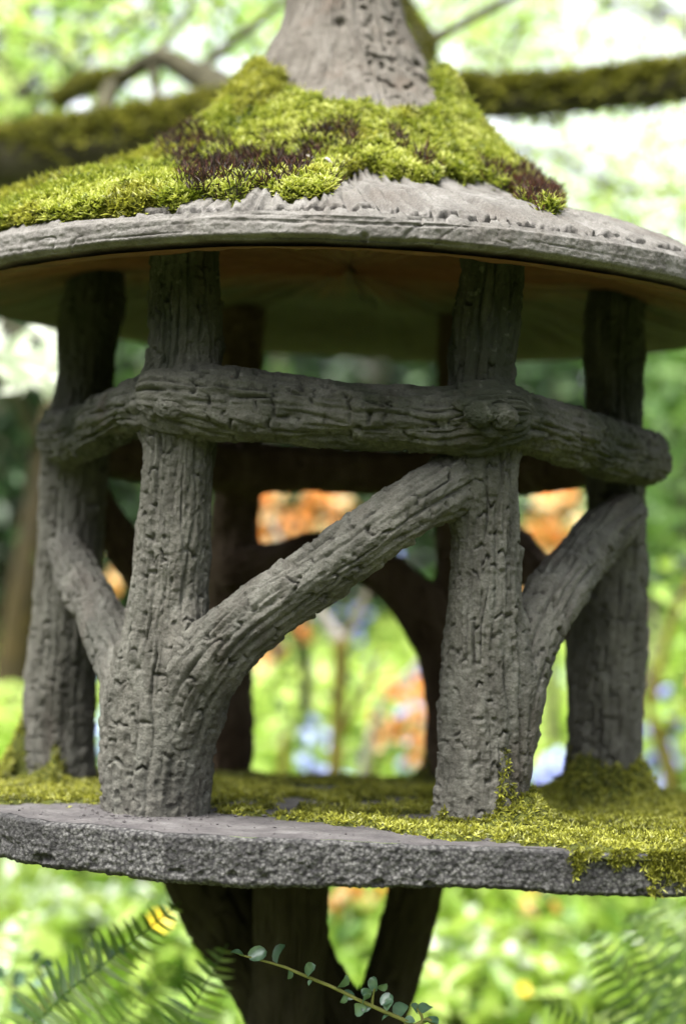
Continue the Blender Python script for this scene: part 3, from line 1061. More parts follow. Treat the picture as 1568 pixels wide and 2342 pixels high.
MV = S3 + NR * off[..., None]
RMV, RNR, RPX, RPY = MV, NR, px, py
keepq = (soft[:-1, :-1] > 0.02) | (soft[1:, 1:] > 0.02)
q = grid_faces(len(mf), len(mphi), False, True).reshape(len(mf) - 1, len(mphi) - 1, 4)[keepq]
mo = empty('roof_moss', (RC[0], RC[1], EZ + 0.42), 'bright green moss blanket growing over the conical roof of the lantern', 'moss')
tag(mo, kind='stuff')
mesh('moss_mat', MV.reshape(-1, 3), q, M['moss_mat'], mo)
tag(COL.objects['moss_mat'], kind='stuff')


def sample(weight, n, r):
    w = weight.ravel() / weight.sum()
    return r.choice(len(w), n, p=w)


DARK = [[(372, 335), (470, 335), (560, 362), (640, 372), (700, 362), (722, 400), (660, 425), (600, 438), (545, 452), (440, 455), (428, 412), (392, 385)],
        [(610, 340), (690, 345), (740, 300), (820, 300), (815, 350), (750, 372), (650, 380)], [(868, 322), (930, 325), (935, 358), (880, 352)],
        [(775, 400), (835, 392), (842, 432), (780, 430)], [(1105, 405), (1180, 410), (1250, 440), (1282, 486), (1200, 470), (1120, 432)], [(955, 368), (985, 368), (985, 398), (958, 396)],
        [(255, 385), (310, 370), (320, 400), (262, 415)]]
dk = np.zeros(px.shape, bool)
for p_ in DARK:
    dk |= in_poly(px + 14 * vnoise(px / 22, py / 22, 2, 94), py + 12 * vnoise(px / 22, py / 22, 7, 95), p_)
r = np.random.default_rng(21)
area = RHO * (0.6 + 0.9 * smooth(0.98, 0.7, soft)) * smooth(0.28, 0.5, soft) * (np.abs(MPH) < 2.1)
ia = sample(area * np.where(dk, 0.45, 1.0), 60000, r)
jit = r.normal(size=(len(ia), 3)) * 0.0012
pos, nr = MV.reshape(-1, 3)[ia] + jit, NR.reshape(-1, 3)[ia]
big = fbm(pos[:, 0] / 0.06, pos[:, 1] / 0.06, pos[:, 2] / 0.06, 96)
sm = vnoise(pos[:, 0] / 0.012, pos[:, 1] / 0.012, pos[:, 2] / 0.012, 97)
tn = np.clip(0.58 + 0.30 * big + 0.24 * sm + 0.14 * r.normal(size=len(ia)), 0.05, 1)
dead = smooth(0.25, 0.6, fbm(pos[:, 0] / 0.022, pos[:, 1] / 0.022, pos[:, 2] / 0.022, 194))
tn = np.clip(tn - 0.30 * dead, 0.04, 1)
gold = (vnoise(pos[:, 0] / 0.05, pos[:, 1] / 0.05, pos[:, 2] / 0.04, 98) + 0.45 * smooth(-0.45, -1.2, MPH.ravel()[ia]) + 0.35 * smooth(0.3, 0.05, MF.ravel()[ia]) - 0.12 * r.random(len(ia))) > 0.24
ln = 0.0034 + 0.0026 * r.random(len(ia)) + 0.006 * r.random(len(ia)) ** 6 + 0.003 * smooth(-0.7, -1.2, MPH.ravel()[ia])
for nm, sel, mt in (('moss_shoots', ~gold, 'moss'), ('golden_moss_shoots', gold, 'moss_gold')):
    up = norm(nr[sel] + np.array([0, 0, 0.35]) + 0.45 * r.normal(size=(sel.sum(), 3)))
    v, f, t = tufts(pos[sel], up, ln[sel], 0.0021 + 0.0010 * r.random(sel.sum()), tn[sel], 3, 1.15, r, curl=0.8)
    tag(mesh(nm, v, f, M[mt], mo, sm=False, tint=t), kind='stuff')
dw = area * dk
id_ = sample(dw * (0.35 + smooth(-0.1, 0.5, fbm(S3[..., 0] / 0.02, S3[..., 1] / 0.02, S3[..., 2] / 0.02, 99))), 2100, r)
pos, nr = MV.reshape(-1, 3)[id_] + r.normal(size=(len(id_), 3)) * 0.0015, NR.reshape(-1, 3)[id_]
extra = sample(area * blur(dk.astype(float), 14) * (~dk), 520, r)
pos = np.vstack([pos, MV.reshape(-1, 3)[extra]])
nr = np.vstack([nr, NR.reshape(-1, 3)[extra]])
tn = np.clip(0.42 + 0.3 * r.normal(size=len(pos)) + 0.30 * smooth(0.0, 0.12, pos[:, 0]), 0, 1)
v, f, t = tufts(pos, norm(nr * 0.5 + np.array([0, 0, 0.9])), 0.0085 + 0.008 * r.random(len(pos)), 0.0015 + 0 * tn, tn, 3, 0.30, r, curl=0.8)
dm = mesh('dark_moss', v, f, M['moss_red'], None, sm=False, tint=t)
tag(dm, 'dark maroon spiky moss tufts scattered among the green moss on the roof', 'moss', kind='stuff')

# ------------------------------------------------------------------ moss on the slab
sx = np.linspace(-0.47, 0.50, 330)
sy = np.linspace(-0.42, 0.41, 280)
SX, SY = np.meshgrid(sx, sy)
SZ = slab_top_z(SX, SY)
S3 = np.stack([SX, SY, SZ], -1)
px, py = proj(S3)
ang = np.arctan2(SX - SLAB_C[0], -(SY - SLAB_C[1]))
inside = np.hypot(SX - SLAB_C[0], SY - SLAB_C[1]) / hex_radius(ang)
SLAB_MOSS = [(470, 1700), (470, 1856), (610, 1868), (650, 1874), (720, 1882), (830, 1893), (910, 1908), (960, 1916), (1050, 1922), (1180, 1930), (1260, 1937), (1330, 1946), (1420, 1957), (1480, 1966), (1600, 1975), (1900, 1975), (1900, 1650), (470, 1650)]
LEFT_MOSS = [(-400, 1650), (-400, 1846), (0, 1846), (120, 1845), (235, 1842), (235, 1650)]
w1, w2 = 12 * vnoise(px / 34, py / 20, 0, 111), 6 * vnoise(px / 26, py / 14, 5, 112)
mk = (in_poly(px + w1, py + w2, SLAB_MOSS) | in_poly(px + w1, py + w2, LEFT_MOSS)) & (inside < 0.995)
lump = fbm(SX / 0.035, SY / 0.035, 0, 113, 3)
mk &= (fbm(SX / 0.045, SY / 0.045, 0, 118, 3) + 0.55 * smooth(0.05, 0.2, SX) + 0.25 * smooth(0.0, 0.25, SY)) > -0.22
soft = blur(mk.astype(float), 3)
thick = 0.0028 + 0.0030 * lump
posts_xy = []
for k, hgt in ((1, 0.030), (3, 0.042), (2, 0.062), (4, 0.010), (5, 0.022)):
    b = MEM[k]['A'][-1]
    rb = MEM[k]['r'][-1]
    dd = np.hypot(SX - b[0], SY - b[1]) - rb
    an = np.arctan2(SX - b[0], -(SY - b[1]))
    side = {1: smooth(-0.5, 0.9, an), 3: smooth(-2.6, -0.6, an) + 0.15, 2: smooth(0.6, -0.5, an), 4: 1.0, 5: 1.0}[k]
    thick = thick + hgt * side * np.exp(-(np.maximum(dd, 0) / 0.016) ** 1.3) * (0.75 + 0.35 * vnoise(SX / 0.014, SY / 0.014, 0, 114))
off = thick * smooth(0.45, 0.95, soft) - 0.005 * smooth(0.6, 0.2, soft)
MV = S3 + np.array([0, 0, 1.0]) * off[..., None]
keepq = (soft[:-1, :-1] > 0.02) | (soft[1:, 1:] > 0.02)
q = grid_faces(len(sy), len(sx), False).reshape(len(sy) - 1, len(sx) - 1, 4)[keepq]
NR = norm(np.cross(np.gradient(MV, axis=1), np.gradient(MV, axis=0)))
for nm, sel, lab in (('slab_moss', px > 300, 'golden green moss spreading over the slab behind and right of the front posts'),
                     ('slab_moss', px <= 300, 'small golden moss clump round the foot of the far left post')):
    so = empty(nm, (0.2 if px.max() > 0 and lab.startswith('golden') else -0.3, 0, SLAB_TOP), lab, 'moss')
    tag(so, kind='stuff')
    ctr = sel.ravel()[q].all(1)
    tag(mesh('moss_mat', MV.reshape(-1, 3), q[ctr], M['moss_mat'], so), kind='stuff')
    r = np.random.default_rng(31)
    wgt = smooth(0.25, 0.5, soft) * sel * (1 + 1.2 * (SY < 0.05) + 1.5 * (off > 0.016))
    ids = sample(wgt, 26000 if lab.startswith('golden') else 5000, r)
    pos, nr = MV.reshape(-1, 3)[ids] + r.normal(size=(len(ids), 3)) * 0.0012, NR.reshape(-1, 3)[ids]
    nr = norm(nr + np.array([0, 0, 0.35]))
    tn = np.clip(0.55 + 0.2 * fbm(pos[:, 0] / 0.04, pos[:, 1] / 0.04, 0, 115) + 0.18 * vnoise(pos[:, 0] / 0.011, pos[:, 1] / 0.011, pos[:, 2] / 0.011, 116) + 0.1 * r.normal(size=len(ids)) - 0.22 * smooth(0.05, 0.2, pos[:, 1]), 0.05, 1)
    ln = 0.0055 + 0.0035 * r.random(len(ids))
    if lab.startswith('golden'):
        # strands that hang over the rim on the right
        hp, hn = [], []
        for cx_, n_, len_ in ((1312, 40, .014), (1316, 20, .02), (1398, 30, .011), (1350, 30, .006), (1430, 30, .008), (1484, 50, .034), (1492, 60, .018), (1545, 150, .012), (1562, 240, .026), (1600, 300, .022), (1640, 200, .02)):
            k = np.argmin(np.abs(proj(np.stack([SLAB_C[0] + RH * 0.995 * _dx, SLAB_C[1] + RH * 0.995 * _dy, np.full(len(_phi), SLAB_TOP)], -1))[0] - cx_) + 1e4 * (np.abs(_phi) > 1.4))
            f0 = _phi[k]
            aa = f0 + r.normal(size=n_) * (0.0055 if n_ < 150 else 0.016)
            t = r.random(n_) ** 1.4
            rr = hex_radius(aa) + 0.003 - 0.001 * t
            hp.append(np.stack([SLAB_C[0] + rr * np.sin(aa), SLAB_C[1] - rr * np.cos(aa), SLAB_TOP - t * len_ * (0.6 + 0.8 * r.random(n_))], -1))
            hn.append(np.stack([np.sin(aa), -np.cos(aa), -0.15 + 0 * aa], -1))
        hp, hn = np.vstack(hp), np.vstack(hn)
        pos, nr = np.vstack([pos, hp]), np.vstack([nr, hn])
        tn = np.r_[tn, np.clip(0.5 + 0.22 * r.normal(size=len(hp)), 0.1, 1)]
        ln = np.r_[ln, 0.0055 + 0.003 * r.random(len(hp))]
        # moss that climbs the feet of the right posts
        for k, n_, up, a0, a1 in ((1, 420, 0.05, 0.2, 1.7), (3, 900, 0.045, -1.9, 1.6), (1, 200, 0.012, -1.0, 0.6), (5, 160, 0.09, -2.2, -0.9)):
            b, rb = MEM[k]['A'], MEM[k]['r']
            aa = a0 + (a1 - a0) * r.random(n_)
            zz = up * r.random(n_) ** 1.8 * (0.45 + 0.55 * vnoise(aa * 2.5, 0, 0, 117 + k) ** 2 * 2)
            u = np.clip(len(b) - 1 - zz / 0.014, 0, len(b) - 1)
            c = np.stack([np.interp(u, np.arange(len(b)), b[:, i]) for i in range(3)], 1)
            rr = np.interp(u, np.arange(len(b)), rb) + 0.001
            n3 = np.stack([np.sin(aa), -np.cos(aa), 0.4 + 0 * aa], -1)
            pos = np.vstack([pos, np.stack([c[:, 0] + rr * np.sin(aa), c[:, 1] - rr * np.cos(aa), SLAB_TOP + 0.002 + zz], -1)])
            nr = np.vstack([nr, n3])
            tn = np.r_[tn, np.clip(0.42 + 0.2 * r.normal(size=n_), 0.05, 0.9)]
            ln = np.r_[ln, 0.006 + 0.004 * r.random(n_)]
    v, f, t = tufts(pos, norm(nr + 0.4 * r.normal(size=nr.shape)), ln * 0.75, 0.0017 + 0.0008 * r.random(len(ln)), tn, 4, 1.1, r, curl=0.8)
    tag(mesh('moss_shoots', v, f, M['moss_gold'], so, sm=False, tint=t), kind='stuff')

# ------------------------------------------------------------------ leaves and plants
LIME = [(0.0, (0.06, 0.12, 0.015)), (0.35, (0.22, 0.38, 0.04)), (0.7, (0.42, 0.56, 0.09)), (1.0, (0.62, 0.72, 0.28))]
M['lime'] = mat_tint('lime leaves', LIME, 0.5, 0.05)
M['canopy'] = mat_tint('maple leaves', [(0.0, (0.06, 0.12, 0.02)), (0.4, (0.17, 0.30, 0.05)), (0.8, (0.33, 0.46, 0.09)), (1.0, (0.5, 0.58, 0.22))], 0.55, 0.06)
M['yellow_leaf'] = mat_tint('yellow green leaves', [(0.0, (0.12, 0.18, 0.02)), (0.5, (0.34, 0.44, 0.04)), (1.0, (0.60, 0.62, 0.12))], 0.55, 0.04)
M['evergreen'] = mat_tint('dark evergreen leaves', [(0.0, (0.004, 0.009, 0.003)), (0.5, (0.012, 0.030, 0.009)), (0.9, (0.036, 0.085, 0.022)), (1.0, (0.08, 0.17, 0.05))], 0.2, 0.025, 0.5)
M['green'] = mat_tint('mid green leaves', [(0.0, (0.02, 0.05, 0.010)), (0.5, (0.075, 0.17, 0.028)), (0.85, (0.16, 0.30, 0.05)), (1.0, (0.28, 0.42, 0.14))], 0.4, 0.07)
M['fern'] = mat_tint('sword fern', [(0.0, (0.04, 0.09, 0.014)), (0.45, (0.15, 0.30, 0.045)), (1.0, (0.46, 0.62, 0.16))], 0.45, 0.08)
M['cot'] = mat_tint('cotoneaster leaf', [(0.0, (0.03, 0.075, 0.04)), (0.5, (0.075, 0.16, 0.09)), (1.0, (0.17, 0.29, 0.18))], 0.25, 0.12, 0.32)
M['blue'] = mat_tint('bluebell petals', [(0.0, (0.16, 0.17, 0.5)), (0.6, (0.34, 0.36, 0.78)), (1.0, (0.52, 0.62, 0.90))], 0.3, 0.03)
M['orange'] = mat_tint('orange azalea petals', [(0.0, (0.80, 0.20, 0.05)), (0.5, (0.94, 0.42, 0.09)), (1.0, (0.96, 0.82, 0.50))], 0.5, 0.03)
M['yellow'] = mat_tint('yellow poppy petals', [(0.0, (0.70, 0.45, 0.01)), (1.0, (0.90, 0.72, 0.05))], 0.3, 0.03)
M['white_leaf'] = mat_tint('variegated pale leaves', [(0.0, (0.20, 0.32, 0.12)), (0.6, (0.62, 0.68, 0.52)), (1.0, (0.85, 0.86, 0.80))], 0.35, 0.06)


def leaves(pos, size, tint, r, nrm=None, spread=0.9, aspect=0.5, flat=0.0):
    """leaves of four corners folded along the midrib"""
    n = len(pos)
    size = np.broadcast_to(size, (n,))[:, None]
    nv = norm(r.normal(size=(n, 3)) * spread + (np.array([0, 0, 1.0]) if nrm is None else nrm))
    ax = norm(np.cross(nv, r.normal(size=(n, 3))))
    ax = norm(ax - np.array([0, 0, flat]))
    sd = norm(np.cross(nv, ax))
    up = np.cross(ax, sd)
    a = pos - ax * size * 0.5
    e = pos + ax * size * 0.5 - up * size * 0.08
    b = pos - ax * size * 0.03 + sd * size * aspect * 0.5 + up * size * 0.07
    c = pos - ax * size * 0.03 - sd * size * aspect * 0.5 + up * size * 0.07
    V = np.stack([a, b, e, c], 1).reshape(-1, 3)
    k = np.arange(n) * 4
    F = np.concatenate([np.stack([k, k + 1, k + 2], 1), np.stack([k, k + 2, k + 3], 1)])
    return V, F, np.repeat(np.clip(tint, 0, 1), 4)


def cloud(centre, radii, n, clumps, r, cl=0.28, hollow=0.25):
    """points in clumps filling an uneven crown"""
    d = norm(r.normal(size=(clumps, 3)))
    c = d * (hollow + (1 - hollow) * r.random((clumps, 1)) ** 0.5)
    k = r.integers(0, clumps, n)
    s = cl * (0.5 + r.random(clumps))
    p = c[k] + r.normal(size=(n, 3)) * s[k][:, None] * 0.55
    return p * np.asarray(radii) + np.asarray(centre), k, r.random(clumps)


def shrub(name, label, cat, base, radii, n, size, mat, seed, clumps=60, stems=5, group=None, tmean=0.5, lift=0.0, part='foliage'):
    r = np.random.default_rng(seed)
    base = np.asarray(base, float)
    o = empty(name, base, label, cat, group)
    ctr = base + np.array([0, 0, radii[2] * 0.95 + lift])
    p, k, cr = cloud(ctr, radii, n, clumps, r)
    p[:, 2] = np.maximum(p[:, 2], ground_z(p[:, 0], p[:, 1]) + 0.01)
    t = tmean + 0.35 * (cr[k] - 0.5) + 0.16 * r.normal(size=n)
    v, f, tt = leaves(p, size * (0.7 + 0.6 * r.random(n)), t, r)
    mesh(part, v, f, M[mat], o, sm=False, tint=tt)
    for s in range(stems):
        e = ctr + norm(r.normal(size=3)) * np.asarray(radii) * 0.6
        b = base + np.array([r.normal() * 0.05, r.normal() * 0.05, -0.05])
        m = (b + e) / 2 + r.normal(size=3) * 0.06 * radii[0]
        w = 0.012 + 0.02 * radii[2]
        v, f = tube([b, m, e], [w, w * 0.7, w * 0.25], 6)
        mesh('stem', v, f, M['twig'], o)
    return o


def gp(x, y, d):
    """a foot on the ground under the line of sight through (x, y) at distance d"""
    p = P(x, y, d)
    return np.array([p[0], p[1], float(ground_z(p[0], p[1]))])


# --- the great limbs behind the roof
maple = empty('maple_tree', gp(-900, 1500, 2.75), 'old maple with mossy horizontal limb reaching behind the lantern roof', 'tree')
_b = gp(-900, 1500, 2.75)
LIMB = [P(-900, 560, 2.75), P(-500, 440, 2.72), P(-150, 390, 2.66), P(80, 362, 2.62), P(300, 322, 2.60), P(520, 275, 2.60), P(760, 235, 2.60), P(1000, 226, 2.60), P(1150, 234, 2.60), P(1300, 222, 2.60), P(1450, 206, 2.60), P(1580, 190, 2.62), P(1900, 140, 2.75), P(2400, 60, 3.0)]
LIMB_R = [.085, .07, .046, .042, .040, .033, .028, .025, .025, .025, .026, .027, .024, .016]
v, f = tube([_b + [0, 0, -0.1], _b + [0.03, 0, 0.45], _b + [-0.02, 0.0, 0.9], LIMB[0] + [0, 0, -0.1], LIMB[0] + [-0.1, 0.1, 0.5], LIMB[0] + [-0.3, 0.3, 1.6]], [.17, .13, .115, .115, .10, .05], 14, 60, 0.012, 5, 9)
mesh('trunk', v, f, M['limb'], maple)
v, f = tube(LIMB, LIMB_R, 16, 150, 0.008, 6, 22)
mesh('limb', v, f, M['limb'], maple)
BR = [
    ([P(530, 235, 2.62), P(490, 190, 2.68), P(430, 160, 2.72), P(372, 132, 2.75), P(320, 150, 2.78), P(262, 182, 2.80), P(205, 190, 2.85), P(120, 235, 2.95)], [.030, .026, .021, .017, .015, .014, .013, .008]),
    ([P(455, 160, 2.72), P(510, 112, 2.76), P(580, 58, 2.8), P(660, -10, 2.85), P(800, -120, 2.95)], [.010, .0075, .007, .006, .004]),
    ([P(262, 182, 2.80), P(240, 240, 2.75), P(225, 300, 2.7)], [.014, .016, .02]),
    ([P(350, 140, 2.76), P(356, 215, 2.72), P(365, 300, 2.65)], [.010, .008, .012]),
    ([P(1005, 230, 2.62), P(985, 165, 2.66), P(975, 110, 2.68), P(945, 50, 2.72), P(905, -20, 2.76), P(860, -140, 2.8)], [.016, .0135, .0125, .0115, .011, .008]),
    ([P(975, 100, 2.68), P(1040, 62, 2.72), P(1110, 25, 2.76), P(1180, -15, 2.8), P(1300, -110, 2.9)], [.010, .0085, .008, .007, .004]),
    ([P(350, 130, 2.75), P(385, 90, 2.9), P(430, 20, 3.0), P(450, -80, 3.1)], [.008, .006, .005, .003]),
    ([P(140, 195, 3.1), P(230, 105, 3.1), P(330, 30, 3.1), P(420, -40, 3.1)], [.004, .0045, .004, .003]),
    ([P(60, 260, 3.2), P(150, 150, 3.2), P(190, 60, 3.2), P(210, -60, 3.2)], [.005, .005, .004, .003]),
]
for pts, rr in BR:
    v, f = tube(pts, rr, 10, 50, 0.003, 8, 40)
    mesh('branch', v, f, M['limb'], maple)
rt = np.random.default_rng(44)
for k in range(13):
    x_, y_ = (-100 + 620 * rt.random() if k < 6 else 920 + 650 * rt.random()), 160 * rt.random() - 60
    d_ = 2.85 + 0.9 * rt.random()
    dx_, dy_ = (rt.random() - 0.5) * 260 + 120 * (1 if k % 2 else -1), 70 + 110 * rt.random()
    v, f = tube([P(x_, y_, d_), P(x_ + dx_ * .35, y_ + dy_ * .2, d_), P(x_ + dx_ * .7, y_ + dy_ * .65, d_ + .05), P(x_ + dx_, y_ + dy_, d_ + .08)], [.0050, .0042, .0032, .0016], 6, 20, 0.001, k, 60)
    mesh('twig', v, f, M['limb'], maple)
# moss along the limbs
r = np.random.default_rng(41)
A, L = catmull(np.column_stack([np.array(LIMB), LIMB_R]), 400)
T, N, B = frames(A[:, :3])
n = 13000
k = r.integers(40, 380, n)
up = np.cross(T, np.cross(np.array([0, 0, 1.0]), T))
a = r.normal(size=n) * 0.85 - 0.25
sdv = np.cross(T[k], norm(up[k]))
dirv = norm(up[k]) * np.cos(a)[:, None] + sdv * np.sin(a)[:, None]
lmp = fbm(A[k, 0] / 0.05, a, 0, 121, 2)
pos = A[k, :3] + dirv * (A[k, 3] * (0.98 + 0.16 * lmp) + 0.006)[:, None] + r.normal(size=(n, 3)) * 0.004
v, f, t = tufts(pos, dirv + [0, 0, 0.3], 0.010 + 0.012 * r.random(n), 0.006, np.clip(0.5 + 0.25 * lmp + 0.18 * r.normal(size=n), 0, 1), 4, 0.8, r)
tag(mesh('moss', v, f, M['moss_tree'], maple, sm=False, tint=t), kind='stuff')
for pts, rr, n in (BR[0] + (900,), BR[4] + (700,)):
    A, L = catmull(np.column_stack([np.array(pts), rr]), 100)
    k = r.integers(0 if n == 700 else 60, 98, n)
    dirv = norm(r.normal(size=(n, 3)) + [0, 0, 0.6])
    pos = A[k, :3] + dirv * A[k, 3:4]
    v, f, t = tufts(pos, dirv, 0.009 + 0.008 * r.random(n), 0.005, np.clip(0.4 + 0.2 * r.normal(size=n), 0, 1), 4, 0.8, r)
    tag(mesh('moss', v, f, M['moss_tree'], maple, sm=False, tint=t), kind='stuff')

# leaves of the maple: layered sprays in front of a white sky
def spray(x0, y0, x1, y1, d0, d1, n, size, r, clump=26, cs=0.13):
    c = np.stack([P(x0 + (x1 - x0) * r.random(), y0 + (y1 - y0) * r.random(), d0 + (d1 - d0) * r.random()) for _ in range(clump)])
    k = r.integers(0, clump, n)
    p = c[k] + r.normal(size=(n, 3)) * np.array([cs, cs, cs * 0.42])
    return p, r.random(clump)[k]


r = np.random.default_rng(43)
parts = []
for (x0, y0, x1, y1, d0, d1, n, size, tm) in (
        (-250, -250, 640, 260, 3.0, 4.6, 1350, 0.042, 0.65), (-300, 60, 150, 300, 2.9, 3.6, 200, 0.05, 0.8), (880, -250, 1900, 200, 3.4, 5.4, 3800, 0.031, 0.78),
        (1050, 240, 1900, 640, 3.6, 5.6, 3000, 0.030, 0.78), (300, -150, 1000, 150, 3.6, 5.2, 900, 0.036, 0.5), (-200, 440, 60, 620, 3.5, 4.5, 60, 0.03, 0.5)):
    p, cr = spray(x0, y0, x1, y1, d0, d1, n, size, r, 26 if x0 < 800 else 60, 0.13 if x0 < 800 else 0.17)
    parts.append((leaves(p, size * (0.7 + 0.6 * r.random(n)), tm + 0.5 * (cr - 0.5) + 0.16 * r.normal(size=n), r, spread=0.55, aspect=0.55)))
V = np.concatenate([p[0] for p in parts])
o = 0
F = []
for p in parts:
    F.append(p[1] + o)
    o += len(p[0])
mesh('crown', V, np.concatenate(F), M['canopy'], maple, sm=False, tint=np.concatenate([p[2] for p in parts]))

# unseen crown over the lantern and camera, added to shade the lantern
n = 5200
pc = np.stack([-0.3 + 2.3 * (r.random(n) * 2 - 1), -2.6 + 3.6 * r.random(n), 2.75 + 1.1 * r.random(n)], -1)
hol = vnoise(pc[:, 0] / 0.55, pc[:, 1] / 0.55, pc[:, 2] / 0.5, 151)
pc = pc[hol > -0.25]
v, f, t = leaves(pc, 0.085 * (0.7 + 0.6 * r.random(len(pc))), 0.5 + 0.2 * r.normal(size=len(pc)), r, spread=0.5, aspect=0.6)
mesh('crown', v, f, M['canopy'], maple, sm=False, tint=t)
v, f = tube([LIMB[0] + [-0.1, 0.1, 0.5], P(-700, -700, 2.6), [-1.0, 0.2, 2.75], [-0.3, -0.9, 2.95], [0.6, -1.9, 3.0]], [.07, .06, .05, .035, .012], 10, 60, .006, 7, 12)
mesh('limb', v, f, M['limb'], maple)

# --- a second tree farther off on the right, thin bare twigs crossing the light
birch = empty('young_tree', gp(2150, 1500, 4.2), 'slender young tree beyond the lantern with thin arching twigs and sparse light leaves', 'tree')
_b = gp(2150, 1500, 4.2)
v, f = tube([_b + [0, 0, -0.1], _b + [0, 0, 0.8], P(2100, 520, 4.2), P(2050, 200, 4.2), P(2000, -200, 4.2)], [.05, .042, .036, .028, .012], 10, 50)
mesh('trunk', v, f, M['twig'], birch)
for pts, rr in (([P(2095, 500, 4.2), P(1800, 420, 4.15), P(1568, 432, 4.1), P(1430, 432, 4.1), P(1330, 385, 4.1), P(1270, 355, 4.1), P(1130, 330, 4.05), P(1010, 318, 4.0)], [.022, .016, .011, .010, .010, .010, .009, .006]),
                ([P(2060, 260, 4.2), P(1800, 150, 4.0), P(1568, 76, 3.9), P(1450, 18, 3.9), P(1330, -20, 3.9), P(1200, -80, 3.9)], [.02, .014, .011, .010, .009, .006]),
                ([P(2040, 150, 4.2), P(1750, 110, 4.1), P(1568, 46, 4.0), P(1470, -10, 4.0), P(1380, -70, 4.0)], [.02, .015, .013, .012, .008]),
                ([P(1330, 385, 4.1), P(1420, 470, 4.2), P(1470, 560, 4.3)], [.006, .005, .003])):
    v, f = tube(pts, rr, 8, 50, 0.003, 9, 30)
    mesh('branch', v, f, M['limb'], birch)
r = np.random.default_rng(47)
p, cr = spray(1000, 150, 2000, 700, 4.6, 6.8, 2600, 0.04, r, 80, 0.24)
v, f, t = leaves(p, 0.034 * (0.7 + 0.6 * r.random(len(p))), 0.7 + 0.3 * (cr - 0.5), r, spread=0.6)
mesh('crown', v, f, M['canopy'], birch, sm=False, tint=t)

# --- leaning mossy trunk at the left edge
lt = empty('leaning_tree', gp(20, 1500, 4.6), 'leaning brown tree trunk with yellow moss behind the left posts', 'tree')
_b = gp(20, 1560, 4.6)
v, f = tube([_b + [-.04, 0, -0.15], P(35, 1560, 4.6), P(70, 1300, 4.6), P(112, 1050, 4.62), P(150, 860, 4.65), P(170, 640, 4.7), P(120, 300, 4.8)], [.085, .065, .05, .045, .042, .04, .03], 12, 60, 0.01, 12, 14)
mesh('trunk', v, f, mat_plain('dark mossy trunk', (0.012, 0.010, 0.005), (0.042, 0.030, 0.008), 12.0), lt)
for pts, rr in (([P(100, 1050, 4.62), P(30, 900, 4.5), P(-80, 780, 4.4)], [.02, .014, .006]),):
    v, f = tube(pts, rr, 8)
    mesh('branch', v, f, M['limb'], lt)
bb = gp(-420, 1500, 2.7)
wb = empty('dogwood_bush', bb, 'dogwood twig with long drooping white bracts left of the far left post', 'bush')
v, f = tube([bb + [0, 0, -.05], bb + [0.02, 0, .6], P(-330, 640, 2.65), P(-150, 690, 2.6), P(0, 740, 2.58), P(120, 790, 2.56)], [.02, .016, .012, .007, .005, .002], 8, 40)
mesh('stem', v, f, M['twig'], wb)
lt_ = lt
lt = wb
r = np.random.default_rng(53)
p, cr = spray(-160, 740, 120, 890, 2.45, 2.7, 75, 0.06, r, 24, 0.025)
v, f, t = leaves(p, 0.066 * (0.7 + 0.6 * r.random(len(p))), 0.70 + 0.8 * (cr - 0.4), r, nrm=np.array([0, -1.0, 0.5]), spread=0.5, aspect=0.36, flat=0.9)
mesh('foliage', v, f, M['white_leaf'], lt, sm=False, tint=t)

# --- bank of ferns and low herbs behind the lantern
r = np.random.default_rng(59)
n = 30000
yy = EYE[1] + 3.55 + 5.9 * r.random(n) ** 1.25
xx = (r.random(n) - 0.5) * 2 * (0.30 * (yy - EYE[1]) + 0.55)
cl = fbm(xx / 0.30, yy / 0.30, 0, 131, 3)
hh = (0.16 + 0.14 * cl + 0.12 * r.random(n)) * (0.45 + 0.55 * smooth(3.5, 4.8, yy - EYE[1]))
pos = np.stack([xx, yy, ground_z(xx, yy) + hh], -1)
far = smooth(6.6, 8.2, yy - EYE[1])
v, f, t = leaves(pos, 0.055 + 0.05 * r.random(n), 0.60 + 0.40 * cl + 0.14 * r.normal(size=n) - 0.5 * far, r, spread=0.55, aspect=0.40)
tag(mesh('ground_cover', v, f, M['lime'], None, sm=False, tint=t), 'lime green ferny ground cover filling the bank behind the lantern', 'ground cover', kind='stuff')
n = 11000
yy = EYE[1] + 2.55 + 1.5 * r.random(n)
xx = (r.random(n) - 0.5) * 2 * (0.30 * (yy - EYE[1]) + 0.5)
cl = fbm(xx / 0.16, yy / 0.16, 0, 133, 3)
hh = (0.10 + 0.10 * cl + 0.16 * r.random(n)) * 1.0
pos = np.stack([xx, yy, ground_z(xx, yy) + hh], -1)
v, f, t = leaves(pos, 0.05 + 0.06 * r.random(n), 0.52 + 0.48 * cl + 0.16 * r.normal(size=n), r, spread=0.75, aspect=0.45)
tag(mesh('herb_cover', v, f, M['lime'], None, sm=False, tint=t), 'bright leafy herbs carpeting the ground under and behind the pedestal', 'ground cover', kind='stuff')

